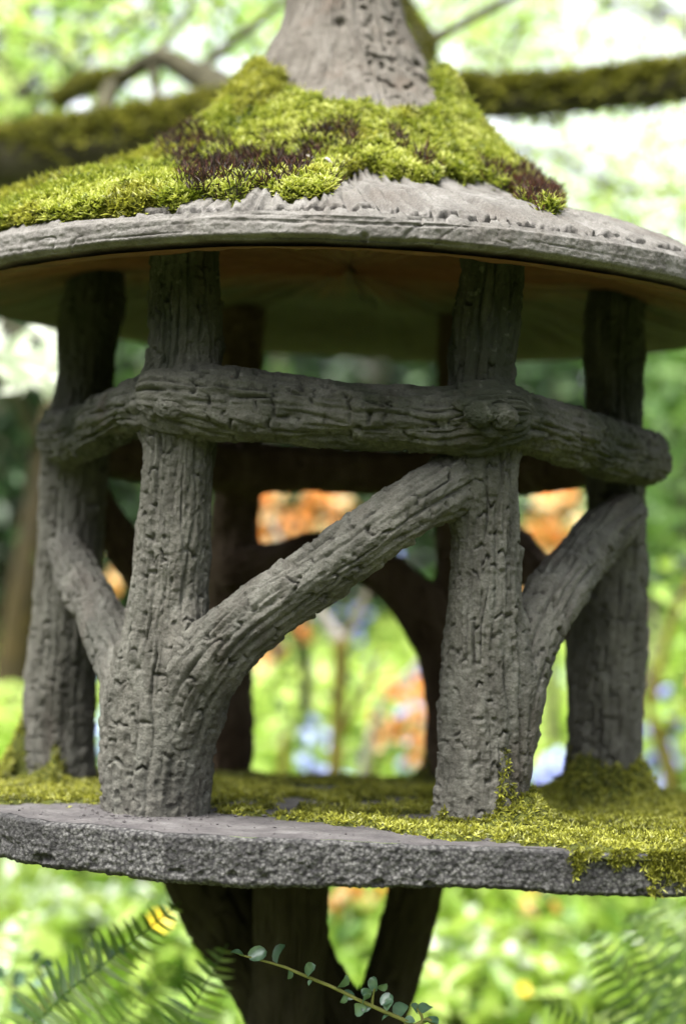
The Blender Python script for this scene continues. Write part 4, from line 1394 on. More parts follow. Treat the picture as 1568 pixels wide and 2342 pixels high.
for i, (x, y, d, w, lab) in enumerate(((640, 2200, 2.9, .09, 'pale silvery herb clump right of the leaning pedestal branch'), (60, 2110, 2.9, .10, 'whitish leaved herb clump at the far left under the slab'), (215, 2090, 3.0, .08, 'pale green herb clump left of the yellow poppy'),
                                       (1290, 2210, 2.9, .07, 'small silvery herb clump under the right half of the slab'), (1130, 2170, 3.1, .08, 'pale mint herb clump below the right middle of the slab'))):
    rq = np.random.default_rng(160 + i)
    q = P(x if i else 1080, y, d)
    o = empty('pale_herb', (q[0], q[1], float(ground_z(q[0], q[1]))), lab, 'herb')
    p = q + rq.normal(size=(70, 3)) * np.array([w, w, w * .5]) * .7
    v, f, t = leaves(p, 0.045 * (0.7 + 0.7 * rq.random(70)), 0.6 + 0.25 * rq.normal(size=70), rq, spread=.6, aspect=.6)
    mesh('foliage', v, f, M['white_leaf'], o, sm=False, tint=t)
    for k in range(4):
        e = q + rq.normal(size=3) * w * .4
        v, f = tube([np.array([q[0], q[1], float(ground_z(q[0], q[1])) - .02]), (q + e) / 2 - [0, 0, .03], e], [.004, .003, .002], 5)
        mesh('stem', v, f, M['twig'], o)

# --- shrubs and trees that close the view
bushes = [
    ('rhododendron_bush', 'dark evergreen bush in deep shade behind the middle of the lantern', (700, 7.6), (1.25, 0.7, 1.15), 4200, 0.085, 'evergreen', 0.42),
    ('rhododendron_bush', 'dark evergreen bush behind the left posts', (-40, 5.5), (0.62, 0.5, 0.95), 3600, 0.085, 'evergreen', 0.50),
    ('rhododendron_bush', 'blue green evergreen bush between the two right posts', (1230, 7.4), (0.75, 0.6, 1.2), 3000, 0.08, 'evergreen', 0.55),
    ('hazel_bush', 'mid green broadleaf bush showing through the gap left of the front post', (300, 6.2), (0.42, 0.4, 0.98), 1400, 0.09, 'green', 0.50),
    ('hazel_bush', 'bright green broadleaf bush beyond the right end of the roof', (1680, 5.0), (0.42, 0.5, 0.92), 1900, 0.085, 'green', 0.72),
    ('hazel_bush', 'fresh green bush beside the right post at rail height', (1590, 3.9), (0.22, 0.3, 0.38), 900, 0.055, 'lime', 0.55),
    ('laurel_bush', 'sunlit green bush whose top shows over the back rail', (850, 8.6), (1.0, 0.6, 1.25), 1200, 0.11, 'green', 0.35),
    ('maple_bush', 'yellow green leafy tree glowing at the upper left corner', (-260, 8.0), (1.15, 0.8, 2.3), 2800, 0.075, 'yellow_leaf', 0.62),
]
for i, (nm, lab, (bx, d), rd, n, sz, mt, tm) in enumerate(bushes):
    shrub(nm, lab, 'bush', gp(bx, 1500, d), rd, n, sz, mt, 200 + i, clumps=70, stems=4, tmean=tm)
r = np.random.default_rng(61)
n = 26000
p, k, cr = cloud((0, 10.5, 2.1), (8.5, 1.3, 1.35), n, 160, r, 0.16, 0.1)
p[:, 2] = np.maximum(p[:, 2], ground_z(p[:, 0], p[:, 1]))
tw = 0.36 + 0.35 * (cr[k] - 0.5) + 0.15 * r.normal(size=n)
# unseen ring of wood round sides and camera, added to block low sky
n2 = 26000
aw = rad(28) + (2 * np.pi - rad(56)) * r.random(n2)              # counted from straight ahead
rw = 8.0 + 1.6 * r.random(n2) + 0.8 * vnoise(np.cos(aw) * 4, np.sin(aw) * 4, 0, 141)
hw = 4.8 * r.random(n2) ** 0.85 * (0.85 + 0.25 * vnoise(np.cos(aw) * 7, np.sin(aw) * 7, 0, 142))
pw = np.stack([rw * np.sin(aw), EYE[1] + 1.0 + rw * np.cos(aw), hw], -1)
pw[:, 2] = np.maximum(pw[:, 2], ground_z(pw[:, 0], pw[:, 1]))
p = np.vstack([p, pw])
tw = np.r_[tw, 0.5 + 0.25 * vnoise(aw * 9, hw, 0, 143) + 0.15 * r.normal(size=n2)]
sz = np.r_[0.17 * (0.6 + 0.8 * r.random(n)), 0.34 * (0.6 + 0.8 * r.random(n2))]
v, f, t = leaves(p, sz, tw, r)
tag(mesh('woodland', v, f, M['evergreen'], None, sm=False, tint=t), 'shaded dark green woodland closing the view at the back of the garden, plus an added ring blocking low sky', 'woodland', kind='stuff')
for i, (tx, d, rr) in enumerate(((850, 8.2, .085), (-30, 6.6, .09))):
    b = gp(tx, 1500, d)
    t_ = empty('woodland_tree', b, ['straight brown tree trunk standing in shade seen under the front brace', 'dim tree trunk in shade at the left edge behind the leaning tree'][i], 'tree')
    v, f = tube([b + [0, 0, -.1], b + [.02, 0, .8], b + [-.02, 0, 1.7], b + [.03, 0, 2.9]], [rr * 1.2, rr, rr * .9, rr * .6], 12, 40, .012, 5, 8)
    mesh('trunk', v, f, M['twig'], t_)
    rq = np.random.default_rng(70 + i)
    p, k, cr = cloud(b + [0, 0, 2.9], (0.9, 0.8, 0.7), 1500, 30, rq)
    v, f, t = leaves(p, 0.09, 0.5 + 0.3 * (cr[k] - 0.5), rq)
    mesh('crown', v, f, M['evergreen'], t_, sm=False, tint=t)

# --- azaleas in flower
def blossom_mesh(seed, size=0.05):
    """five rounded petals spread from a short funnel"""
    r = np.random.default_rng(seed)
    VV, FF, TT, o = [], [], [], 0
    for k in range(5):
        a = k * 2 * np.pi / 5 + r.normal() * 0.08
        for i, (rad_, h, w, t) in enumerate(((0.0, -0.5, 0.05, .2), (0.22, 0.0, 0.20, .45), (0.62, 0.16, 0.34, .75), (0.95, 0.02, 0.16, .95))):
            for s in (-1, 1):
                VV.append((math.cos(a) * rad_ - math.sin(a) * w * s, math.sin(a) * rad_ + math.cos(a) * w * s, h + 0.05 * s * (1 if i == 2 else 0)))
                TT.append(t + 0.1 * r.normal())
        for i in range(3):
            FF.append((o + i * 2, o + i * 2 + 1, o + i * 2 + 3, o + i * 2 + 2))
        o += 8
    return np.array(VV) * size * 0.5, np.array(FF), np.clip(TT, 0, 1)


def azalea(label, base, stems, trusses, mat, seed, leafmat='green', n_leaf=500, size=0.05):
    r = np.random.default_rng(seed)
    o = empty('azalea_bush', base, label, 'azalea')
    for pts, rr, mt in stems:
        v, f = tube(pts, rr, 8, 30, 0.002, seed, 40)
        mesh('stem', v, f, M[mt], o)
    protos = []
    c = 0
    for (pt, rad_, n) in trusses:
        for k in range(int(n * 0.9)):
            q = pt + r.normal(size=3) * rad_ * 0.62
            if len(protos) < 4:
                v, f, t = blossom_mesh(seed + c, size)
                t = np.clip(t * (0.55, 1.0, 1.3, 0.8)[len(protos)] + (0, 0, .1, 0)[len(protos)], 0, 1)
                b = mesh('blossom', v, f, M[mat], o, sm=True, tint=t, local=True)
                protos.append(b)
            else:
                b = link(protos[r.integers(0, 4)].copy(), o)
            b.location = tuple(q - base)
            d = Vector(tuple(norm(np.array([r.normal() * 0.7, -0.8 + r.normal() * 0.5, 0.35 + 0.4 * r.normal()]))))
            b.rotation_euler = d.to_track_quat('Z', 'Y').to_euler()
            s = 0.8 + 0.5 * r.random()
            b.scale = (s, s, s)
            c += 1
    if n_leaf:
        kk = r.integers(0, len(trusses), n_leaf)
        p = np.array([trusses[i][0] for i in kk]) + r.normal(size=(n_leaf, 3)) * 0.11 - [0, 0, 0.05]
        v, f, t = leaves(p, 0.05, 0.6 + 0.2 * r.normal(size=n_leaf), r)
        mesh('foliage', v, f, M[leafmat], o, sm=False, tint=t)
    return o


b0 = gp(760, 1800, 3.2)
sap = empty('sapling', b0, 'dark mossy sapling stem with pale side branch in the centre opening', 'sapling')
for pts, rr, mt in (([b0 + [0, 0, -.05], P(768, 1740, 3.2), P(775, 1600, 3.2), P(780, 1500, 3.2), P(778, 1460, 3.2)], [.018, .0145, .0135, .0150, .0185], 'mossy_twig'),
                    ([P(780, 1470, 3.2), P(750, 1430, 3.2), P(712, 1370, 3.2), P(660, 1280, 3.2), P(620, 1190, 3.2)], [.017, .013, .011, .008, .004], 'pale_twig'),
                    ([P(778, 1480, 3.2), P(830, 1380, 3.25), P(870, 1250, 3.3), P(900, 1130, 3.3)], [.009, .006, .005, .003], 'twig'),
                    ([b0 + [-.1, .05, -.03], P(645, 1800, 3.2), P(648, 1720, 3.2), P(652, 1680, 3.2)], [.010, .009, .008, .006], 'mossy_twig'),
                    ([P(770, 1720, 3.2), P(800, 1640, 3.22), P(850, 1540, 3.25), P(880, 1480, 3.3)], [.008, .006, .005, .003], 'mossy_twig')):
    v, f = tube(pts, rr, 8, 30, 0.002, 5, 40)
    mesh('stem', v, f, M[mt], sap)
b0 = gp(690, 1700, 4.0)
azalea('orange flowering azalea bush seen through the gaps behind the lantern centre', b0,
       [([b0 + [0, 0, -.05], P(700, 1600, 4.0), P(690, 1400, 4.0), P(680, 1230, 4.0)], [.02, .016, .012, .006], 'twig'),
        ([P(692, 1450, 4.0), P(650, 1350, 4.0), P(615, 1230, 4.0)], [.010, .008, .004], 'twig'), ([P(690, 1400, 4.0), P(740, 1280, 4.0), P(760, 1180, 4.0)], [.010, .008, .004], 'twig'),
        ([P(650, 1350, 4.0), P(450, 1320, 4.0), P(270, 1300, 4.0)], [.009, .007, .004], 'twig')],
       [(P(607, 1135, 4.0), .040, 6), (P(603, 1190, 4.0), .028, 4), (P(602, 1240, 4.0), .03, 5), (P(705, 1130, 4.0), .040, 6), (P(765, 1145, 4.02), .045, 8), (P(690, 1205, 4.0), .04, 5), (P(650, 1232, 4.0), .03, 4), (P(740, 1195, 4.0), .03, 4), (P(690, 1450, 3.98), .035, 6), (P(640, 1475, 3.95), .04, 7), (P(612, 1500, 3.95), .03, 4), (P(262, 1282, 4.0), .05, 8)],
       'orange', 300, n_leaf=420, leafmat='evergreen')
b0 = gp(1260, 1800, 4.1)
azalea('tall orange azalea glowing through the gap right of the front post', b0,
       [([b0 + [0, 0, -.05], P(1262, 1600, 4.1), P(1255, 1400, 4.1), P(1250, 1250, 4.1)], [.016, .012, .010, .006], 'twig'),
        ([P(1255, 1400, 4.1), P(1225, 1330, 4.1), P(1215, 1270, 4.1)], [.008, .006, .004], 'twig')],
       [(P(1262, 1150, 4.1), .05, 10), (P(1280, 1185, 4.1), .05, 9), (P(1245, 1215, 4.1), .05, 9), (P(1215, 1250, 4.1), .04, 7), (P(1210, 1285, 4.1), .04, 6), (P(1240, 1265, 4.1), .04, 5), (P(1330, 1150, 4.1), .05, 5)],
       'orange', 320, n_leaf=200)
b0 = gp(840, 1850, 3.3)
azalea('low orange azalea with pale forked twig left of the right front post', b0,
       [([b0 + [0, 0, -.05], P(828, 1800, 3.3), P(845, 1700, 3.3), P(880, 1600, 3.3), P(930, 1550, 3.3), P(985, 1490, 3.3), P(1040, 1440, 3.3)], [.010, .009, .008, .008, .008, .0075, .005], 'pale_twig'),
        ([b0 + [0.02, 0, -.05], P(850, 1790, 3.3), P(885, 1710, 3.3), P(930, 1640, 3.3)], [.009, .008, .006, .004], 'mossy_twig')],
       [(P(945, 1560, 3.3), .03, 6), (P(900, 1585, 3.3), .025, 5), (P(865, 1660, 3.3), .03, 7), (P(890, 1665, 3.3), .025, 5), (P(940, 1650, 3.3), .025, 6), (P(965, 1690, 3.3), .03, 7), (P(975, 1730, 3.3), .03, 5), (P(1010, 1600, 3.3), .03, 4)],
       'orange', 340, n_leaf=60, size=0.042)
b0 = gp(1540, 1880, 3.3)
azalea('bare stemmed azalea with brown mossy branches at the right edge', b0,
       [([b0 + [0, 0, -.05], P(1535, 1820, 3.3), P(1510, 1700, 3.3), P(1490, 1610, 3.3), P(1510, 1520, 3.3), P(1545, 1400, 3.3), P(1600, 1290, 3.3)], [.020, .017, .014, .013, .010, .008, .005], 'mossy_twig'),
        ([P(1510, 1690, 3.3), P(1550, 1640, 3.3), P(1600, 1590, 3.3)], [.010, .008, .005], 'mossy_twig'),
        ([P(1492, 1610, 3.3), P(1480, 1540, 3.3), P(1500, 1440, 3.35), P(1480, 1360, 3.4)], [.009, .007, .005, .003], 'twig')],
       [(P(1600, 1560, 3.3), .03, 3)], 'orange', 360, leafmat='lime', n_leaf=120, size=0.04)
b0 = gp(790, 2060, 3.0)
azalea('small red orange azalea peeping between the pedestal trunk and its right branch', b0,
       [([b0 + [0, 0, -.05], P(800, 2120, 3.0), P(805, 2070, 3.0)], [.008, .006, .004], 'twig')],
       [(P(762, 2055, 3.0), .02, 5), (P(800, 2050, 3.0), .022, 6), (P(845, 2060, 3.0), .02, 4), (P(775, 2080, 3.0), .02, 4)], 'orange', 380, n_leaf=40, size=0.04)
b0 = gp(1215, 2100, 3.0)
azalea('small orange azalea in the herbs under the right half of the slab', b0,
       [([b0 + [0, 0, -.05], P(1215, 2140, 3.0), P(1216, 2100, 3.0)], [.007, .005, .004], 'twig')],
       [(P(1200, 2090, 3.0), .018, 4), (P(1230, 2082, 3.0), .018, 4)], 'orange', 390, n_leaf=40, size=0.038)

# --- bluebells
def bluebell(pt, d_h, label, seed, n=14, spread=0.03, tm=0.6):
    r = np.random.default_rng(seed)
    base = np.array([pt[0], pt[1], float(ground_z(pt[0], pt[1]))])
    o = empty('bluebell', base, label, 'bluebell', None)
    v, f = tube([base + [0, 0, -.02], (base + pt) / 2 + [.01, 0, 0], pt + [0, 0, 0.02]], [.0045, .004, .002], 6)
    mesh('stem', v, f, M['lime'], o, tint=np.full(len(v), 0.5))
    proto = None
    for k in range(n):
        q = pt + r.normal(size=3) * spread * np.array([1, 1, 1.3])
        if proto is None:
            VV, FF = [], []
            for i, (h, w) in enumerate(((0, .15), (-.4, .38), (-.8, .40), (-1.0, .62))):
                for j in range(6):
                    a = j * np.pi / 3
                    ww = w * (1 if i < 3 or j % 2 else .7)
                    VV.append((math.cos(a) * ww, math.sin(a) * ww, h))
            v = np.array(VV) * 0.028
            proto = mesh('bell', v, grid_faces(4, 6), M['blue'], o, tint=np.clip(tm + 0.15 * r.normal(size=24), 0, 1), local=True)
            b = proto
        else:
            b = link(proto.copy(), o)
        b.location = tuple(q - base)
        b.rotation_euler = (r.normal() * 0.5, r.normal() * 0.5, r.random() * 6)
    return o


for i, (x, y, d, lab, n, sp, tm) in enumerate((
        (955, 1600, 3.5, 'violet blue bluebell flower beside the orange azalea', 22, .028, .45), (975, 1560, 3.55, 'violet bluebell flower tight against the right front post', 12, .024, .5),
        (738, 1750, 3.3, 'pale blue bluebell flower low behind the slab moss', 20, .024, .9), (925, 1765, 3.4, 'faint blue bluebell flower left of the right front post foot', 8, .022, .95),
        (228, 1640, 3.2, 'sky blue bluebell flower left of the left fork', 22, .035, 1.0), (1282, 1740, 3.4, 'blue bluebell flower between the two right posts', 14, .026, .75),
        (1250, 1800, 3.4, 'lilac bluebell flower at the foot of the gap between the right posts', 12, .03, .6), (1520, 1690, 3.5, 'violet bluebell flower right of the far right post', 14, .03, .4),
        (1500, 1790, 3.4, 'lilac bluebell flower low at the right edge', 16, .03, .55), (700, 1670, 3.9, 'tiny distant blue bluebell flower in the fern bank', 5, .02, .9),
        (830, 1470, 5.5, 'shadowy violet bluebell flower far under the front brace', 22, .06, .1))):
    bluebell(P(x, y, d), 0, lab, 400 + i, n, sp, tm)

# --- yellow poppies
def poppy(x, y, d, label, size, seed):
    r = np.random.default_rng(seed)
    pt = P(x, y, d)
    base = np.array([pt[0], pt[1], float(ground_z(pt[0], pt[1]))])
    o = empty('yellow_poppy', base, label, 'poppy')
    v, f = tube([base + [0, 0, -.02], (base + pt) / 2 + [.015, 0, 0], pt], [.003, .0025, .002], 6)
    mesh('stem', v, f, M['lime'], o, tint=np.full(len(v), 0.5))
    proto = None
    for k in range(4):
        if proto is None:
            a = np.linspace(-0.9, 0.9, 7)
            V = [(0, 0, 0)]
            for rr, hh in ((0.55, 0.12), (1.0, 0.30)):
                V += [(math.cos(x_) * rr * (1 - 0.08 * abs(x_)), math.sin(x_) * rr, hh + 0.06 * math.cos(3 * x_)) for x_ in a]
            F3 = np.array([(0, 1 + i, 2 + i) for i in range(6)])
            F4 = np.array([(1 + i, 8 + i, 9 + i, 2 + i) for i in range(6)])
            proto = mesh('petal', np.array(V) * size, [F3, F4], M['yellow'], o, tint=np.linspace(0.1, 1, 15), local=True)
            b = proto
        else:
            b = link(proto.copy(), o)
        b.location = tuple(pt - base)
        b.rotation_euler = (0.9, 0.15, 0.2)
        b.rotation_euler.rotate_axis('Z', k * math.pi / 2)
    return o


poppy(365, 2110, 2.7, 'yellow poppy flower above the fern left of the pedestal', 0.020, 1)
poppy(1195, 2265, 2.7, 'yellow poppy flower among herbs right of the pedestal', 0.013, 2)
poppy(345, 2300, 3.0, 'yellow poppy flower half hidden between two fern fronds', 0.016, 3)
poppy(1050, 2190, 3.2, 'small yellow poppy flower right beside the leaning pedestal branch', 0.013, 4)

# --- sword ferns
def pinna(L=0.07, W=0.0085):
    t = np.linspace(0, 1, 6)
    w = W * 0.5 * np.array([0.75, 1, 0.95, 0.75, 0.42, 0.03])
    c = np.stack([t * L, 0.10 * L * t ** 2, -0.12 * L * t ** 2], -1)
    V = np.concatenate([c + np.stack([0 * w, w, 0.15 * w], -1), c, c + np.stack([0 * w, -w, 0.15 * w], -1)])
    F = [(i, i + 6, i + 7, i + 1) for i in range(5)] + [(i + 6, i + 12, i + 13, i + 7) for i in range(5)]
    return V, np.array(F)


PV, PF = pinna()
_pin = {}


def fern(label, base, fronds, seed, light=(0.82, 0.55)):
    """fronds: (points of the midrib, pairs, longest pinna in m, separate leaflets?)"""
    r = np.random.default_rng(seed)
    o = empty('sword_fern', base, label, 'fern')
    for pts, pairs, big, single in fronds:
        A, L = catmull(np.array(pts), pairs + 6)
        v, f = tube(A, np.linspace(.0032, .0008, len(A)), 6, len(A))
        fr = mesh('frond', v, f, M['fern'], o, tint=np.full(len(v), 0.35))
        A, L = catmull(np.array(pts[1:]), pairs + 2)                 # the leafy part of the frond
        T = norm(np.gradient(A, axis=0))
        VV, FF, TT, k0 = [], [], [], 0
        for i in range(0, len(A) - 1):
            u = i / (len(A) - 1)
            ln = big * (math.sin(math.pi * min(1, 0.30 + 0.70 * u)) ** 0.6 + 0.02)
            view = norm(EYE - A[i])
            upv = norm(np.array([0, 0, 1.0]) * 0.45 + view * 1.0)
            for s in (-1, 1):
                side = norm(np.cross(T[i], upv)) * s
                xd = norm(side + T[i] * 0.38 + r.normal(size=3) * 0.07 - np.array([0, 0, 0.12]))
                zd = norm(upv - xd * (upv @ xd) + r.normal(size=3) * 0.22)
                zd = norm(zd - xd * (zd @ xd))
                yd = np.cross(zd, xd)
                sc_ = ln / 0.07
                t = np.clip((light[0] if s > 0 else light[1]) + 0.14 * r.normal(), 0, 1)  # right-hand leaflets tinted lighter, the light they catch painted in
                if single:
                    key = int(t * 6)
                    if key not in _pin:
                        b = mesh('leaflet', PV, PF, M['fern'], fr, tint=np.full(len(PV), (key + .5) / 6), local=True)
                        _pin[key] = b
                    else:
                        b = link(_pin[key].copy(), fr)
                    b.parent = fr
                    q = A[i] - origin_of(fr)
                    ws = min(1.3, max(0.5, sc_ ** 0.5))
                    b.matrix_basis = Matrix(((xd[0] * sc_, yd[0] * ws, zd[0] * sc_, q[0]), (xd[1] * sc_, yd[1] * ws, zd[1] * sc_, q[1]), (xd[2] * sc_, yd[2] * ws, zd[2] * sc_, q[2]), (0, 0, 0, 1)))
                else:
                    VV.append(A[i] + PV[:, :1] * sc_ * xd + PV[:, 1:2] * max(.6, sc_ ** .5) * yd + PV[:, 2:] * sc_ * zd)
                    FF.append(PF + k0)
                    TT.append(np.full(len(PV), t))
                    k0 += len(PV)
        if VV:
            mesh('leaflets', np.vstack(VV), np.concatenate(FF), M['fern'], fr, tint=np.concatenate(TT))
    return o


fb = gp(20, 2800, 1.78)
fern('sword fern with two broad arching fronds at the lower left', fb,
     [([fb + [0, 0, .02], P(40, 2470, 1.74), P(115, 2310, 1.70), P(230, 2212, 1.68), P(350, 2116, 1.69), P(412, 2064, 1.70)], 27, 0.044, True),
      ([fb + [.03, 0, .02], P(340, 2520, 1.78), P(422, 2345, 1.74), P(465, 2262, 1.73), P(520, 2160, 1.73)], 22, 0.043, True),
      ([fb + [-.02, 0, .02], P(-20, 2400, 2.0), P(30, 2200, 2.15), P(70, 2080, 2.2)], 22, 0.05, False),
      ([fb + [.02, 0, .02], P(160, 2480, 1.9), P(270, 2350, 1.9), P(345, 2260, 1.92), P(400, 2200, 1.94)], 20, 0.040, False)], 1, (0.92, 0.6))
fb = gp(1620, 2850, 1.98)
fern('sword fern with feathery fronds at the lower right', fb,
     [([fb, P(1560, 2500, 1.95), P(1480, 2345, 1.93), P(1430, 2260, 1.93), P(1385, 2190, 1.94), P(1360, 2130, 1.95)], 18, 0.052, False),
      ([fb, P(1600, 2460, 1.98), P(1550, 2300, 1.98), P(1490, 2190, 2.0), P(1430, 2090, 2.04)], 18, 0.055, False),
      ([fb, P(1520, 2520, 1.9), P(1420, 2420, 1.9), P(1320, 2330, 1.9), P(1230, 2285, 1.9)], 18, 0.030, False),
      ([fb, P(1660, 2400, 2.0), P(1600, 2240, 2.05), P(1540, 2120, 2.1), P(1500, 2050, 2.15)], 18, 0.055, False)], 2, (0.78, 0.36))
fb = gp(180, 2300, 2.95)
fern('pale fern behind the larger left fern under the slab', fb,
     [([fb, P(180, 2200, 2.95), P(260, 2100, 3.0), P(330, 2040, 3.0)], 26, 0.06, False), ([fb, P(120, 2180, 2.95), P(60, 2080, 3.0), P(-20, 2030, 3.0)], 26, 0.06, False)], 3)

# --- cotoneaster sprigs
def cot_leaf(seed):
    r = np.random.default_rng(seed)
    a = np.linspace(0, 2 * np.pi, 12, endpoint=False)
    rx = 0.5 * (1 + 0.0 * a)
    x = 0.55 + rx * np.cos(a) * 1.05
    y = 0.42 * np.sin(a) * (1 + 0.12 * np.cos(a))
    z = 0.48 * np.abs(y) - 0.30 * (x - 0.4) ** 2 + 0.04 * np.sin(a * 3)
    mx = np.linspace(0.1, 1.05, 5)
    V = np.concatenate([np.stack([x, y, z], -1), np.stack([mx, 0 * mx, -0.02 - 0.1 * (mx - 0.5) ** 2], -1), [[-0.12, 0, 0]]])
    F = []
    ring = list(range(12))
    cen = [16, 16, 15, 14, 13, 12, 12, 12, 13, 14, 15, 16]
    for i in range(12):
        j = (i + 1) % 12
        if cen[i] != cen[j]:
            F.append((ring[i], ring[j], cen[j]))
        F.append((ring[i], cen[j], cen[i]) if cen[i] != cen[j] else (ring[i], ring[j], cen[i]))
    F.append((6, 17, 12))
    return V, np.array(F)


CLV, CLF = cot_leaf(0)
_cot = []
for k in range(4):
    _cot.append(None)


def cotoneaster(label, base, stems, spots, seed):
    """spots: (point, size in m, direction in the view plane as degrees, turn towards the eye)"""
    r = np.random.default_rng(seed)
    o = empty('cotoneaster_sprig', base, label, 'cotoneaster')
    for pts, rr in stems:
        v, f = tube(pts, rr, 8, 60, 0.0006, seed, 200)
        mesh('stem', v, f, M['sprig'], o)
    for (pt, size, deg, open_) in spots:
        k = r.integers(0, 4)
        if _cot[k] is None:
            b = mesh('leaf', CLV, CLF, M['cot'], o, tint=np.clip(0.25 + 0.2 * k + 0.10 * r.normal(size=len(CLV)) + np.r_[np.where(np.arange(12) % 3 == 0, 0.22, -0.08), np.full(5, 0.30), 0.0], 0, 1), local=True)
            _cot[k] = b
        else:
            b = link(_cot[k].copy(), o)
        a = rad(deg)
        xd = norm(_R * math.cos(a) + _U * math.sin(a) + _F * 0.45 * r.normal())
        size = size * (0.8 + 0.45 * r.random())
        zd = norm(-_F * open_ + _U * (1 - open_) * 1.2 + r.normal(size=3) * 0.55)
        zd = norm(zd - xd * (zd @ xd))
        yd = np.cross(zd, xd)
        q = pt - np.asarray(base)
        b.matrix_basis = Matrix(((xd[0] * size, yd[0] * size, zd[0] * size, q[0]), (xd[1] * size, yd[1] * size, zd[1] * size, q[1]), (xd[2] * size, yd[2] * size, zd[2] * size, q[2]), (0, 0, 0, 1)))
    return o


M['sprig'] = mat_plain('green sprig stem', (0.13, 0.14, 0.035), (0.24, 0.24, 0.07), 80.0, 0.7, 0.001)
D1 = 1.44
cb = gp(1120, 2700, 1.40)
u = 0.0108
S1 = [P(548, 2184, D1), P(600, 2198, D1), P(650, 2212, D1), P(700, 2234, D1), P(760, 2258, D1), P(820, 2288, D1), P(880, 2315, D1), P(940, 2345, D1), P(1020, 2420, 1.43), (cb + P(1060, 2500, 1.41)) / 2, cb]
cotoneaster('arching cotoneaster sprig with round blue green leaves in front of the pedestal', cb,
            [(S1, [.0008, .0010, .0012, .0014, .0015, .0016, .0018, .0020, .0024, .003, .0035]),
             ([P(960, 2360, D1), P(965, 2330, D1), P(952, 2306, D1)], [.0016, .0013, .001]),
             ([P(850, 2300, D1), P(852, 2284, D1), P(856, 2262, D1)], [.0013, .0011, .0008])],
            [(P(560, 2188, D1), u, 160, .8), (P(566, 2190, D1), u * 1.25, 18, .75), (P(630, 2206, D1), u * 1.35, 70, .75), (P(662, 2216, D1), u * .8, 268, .4), (P(700, 2234, D1), u * 1.2, 62, .8), (P(716, 2240, D1), u * .5, 230, .5),
             (P(770, 2262, D1), u * 1.1, 55, .75), (P(790, 2274, D1), u * .7, 250, .5), (P(812, 2284, D1), u * 1.0, 150, .6), (P(832, 2292, D1), u * 1.1, 85, .8), (P(850, 2276, D1), u * 1.0, 150, .7), (P(858, 2270, D1), u * 1.0, 100, .7), (P(862, 2262, D1), u * .9, 30, .7),
             (P(870, 2300, D1), u * 1.25, 40, .8), (P(850, 2304, D1), u * 1.0, 190, .6), (P(838, 2306, D1), u * 1.1, 205, .6), (P(880, 2312, D1), u * 1.1, 60, .7), (P(905, 2330, D1), u * 1.3, 55, .8), (P(890, 2322, D1), u * .9, 215, .5),
             (P(955, 2318, D1), u * 1.0, 120, .7), (P(960, 2318, D1), u * 1.2, 20, .7), (P(966, 2336, D1), u * 1.2, 10, .7), (P(950, 2338, D1), u, 170, .6), (P(985, 2380, D1), u * 1.3, 20, .7)], 1)
D2 = 1.98
cb = gp(60, 2800, 1.98)
u = 0.0165
S2 = [P(262, 2150, D2), P(232, 2180, D2), P(195, 2215, D2), P(150, 2260, D2), P(100, 2310, D2), P(70, 2380, D2), cb]
S3_ = [P(82, 2205, D2), P(95, 2240, D2), P(108, 2285, D2), P(95, 2330, D2)]
S4_ = [P(8, 2240, D2), P(40, 2270, D2), P(80, 2320, D2), P(75, 2370, D2)]
cotoneaster('soft blurred cotoneaster sprig among the fern fronds at the lower left', cb,
            [(S2, [.001, .0015, .002, .0022, .0025, .003, .004]), (S3_, [.001, .0015, .002, .0022]), (S4_, [.001, .0015, .0018, .002])],
            [(P(262, 2150, D2), u * .8, 60, .7), (P(235, 2170, D2), u * 1.1, 160, .7), (P(245, 2180, D2), u * 1.2, 0, .7), (P(215, 2195, D2), u * 1.2, 150, .6), (P(210, 2205, D2), u, -20, .6), (P(180, 2225, D2), u * 1.1, 150, .7), (P(175, 2238, D2), u * 1.2, -15, .7),
             (P(82, 2205, D2), u * .8, 90, .7), (P(90, 2215, D2), u, 20, .6), (P(95, 2240, D2), u * 1.1, 20, .7), (P(100, 2255, D2), u, 170, .6), (P(110, 2285, D2), u * 1.2, 10, .7), (P(140, 2262, D2), u, 130, .7),
             (P(8, 2240, D2), u, 120, .7), (P(30, 2258, D2), u * 1.2, 60, .7), (P(45, 2275, D2), u, 210, .6), (P(60, 2300, D2), u * 1.2, 190, .7), (P(85, 2330, D2), u * 1.2, 170, .7), (P(90, 2345, D2), u * 1.2, 20, .7), (P(130, 2290, D2), u * 1.2, -30, .7)], 2)

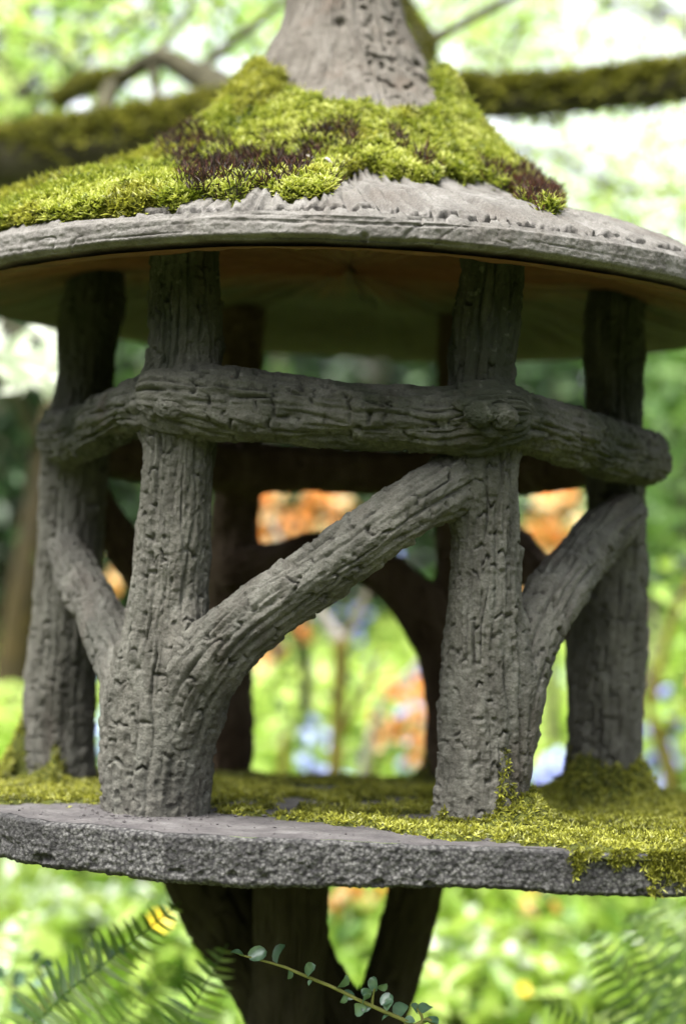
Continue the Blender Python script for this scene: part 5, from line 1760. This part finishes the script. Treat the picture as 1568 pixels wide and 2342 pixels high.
# --- small things lying on the lantern
r = np.random.default_rng(83)
pts = []
for k, n_ in ((0, 170), (1, 60), (2, 30)):
    b, rb = MEM[k]['A'][-1], MEM[k]['r'][-1]
    a = r.random(n_) * 2 * np.pi
    q = rb * 1.05 + 0.003 + np.abs(r.normal(size=n_)) * 0.012
    pts.append(np.stack([b[0] + q * np.sin(a), b[1] - q * np.cos(a)], 1))
pts.append(np.stack([-0.35 + 0.6 * r.random(160), -0.39 + 0.16 * r.random(160)], 1))
p2 = np.vstack(pts)
aa = np.arctan2(p2[:, 0] - SLAB_C[0], -(p2[:, 1] - SLAB_C[1]))
p2 = p2[np.hypot(p2[:, 0] - SLAB_C[0], p2[:, 1] - SLAB_C[1]) < hex_radius(aa) * 0.97]
oct_ = np.array([(1, 0, 0), (0, 1, 0), (-1, 0, 0), (0, -1, 0), (0, 0, .7), (0, 0, -.5)], float)
of = np.array([(0, 1, 4), (1, 2, 4), (2, 3, 4), (3, 0, 4), (1, 0, 5), (2, 1, 5), (3, 2, 5), (0, 3, 5)])
sz = 0.0007 + 0.0017 * r.random(len(p2)) ** 3
V = (oct_[None] * sz[:, None, None] * (1 + 0.35 * r.normal(size=(len(p2), 6, 1)))) + np.column_stack([p2, slab_top_z(p2[:, 0], p2[:, 1]) + sz * 0.4])[:, None]
tag(mesh('grit', V.reshape(-1, 3), (of[None] + 6 * np.arange(len(p2))[:, None, None]).reshape(-1, 3), M['slab_top'], None, sm=False),
    'crumbs of grit lying on the bare front of the slab round the post feet', 'grit', kind='stuff')


def on_roof(x, y):
    k = np.argmin((RPX - x) ** 2 + (RPY - y) ** 2 + 1e6 * (np.abs(MPH) > 1.5))
    return RMV.reshape(-1, 3)[k], RNR.reshape(-1, 3)[k]


tp = []
for x, y, up in ((705, 388, .006), (728, 398, .005), (752, 408, .004), (775, 409, .003), (790, 417, .002)):
    p_, n_ = on_roof(x, y)
    tp.append(p_ + n_ * up)
v, f = tube(tp, [.0010, .0013, .0014, .0013, .0008], 6, 20)
tag(mesh('fallen_twig', v, f, M['pale_twig']), 'thin pale fallen twig lying on the roof at the lower edge of the moss', 'twig')
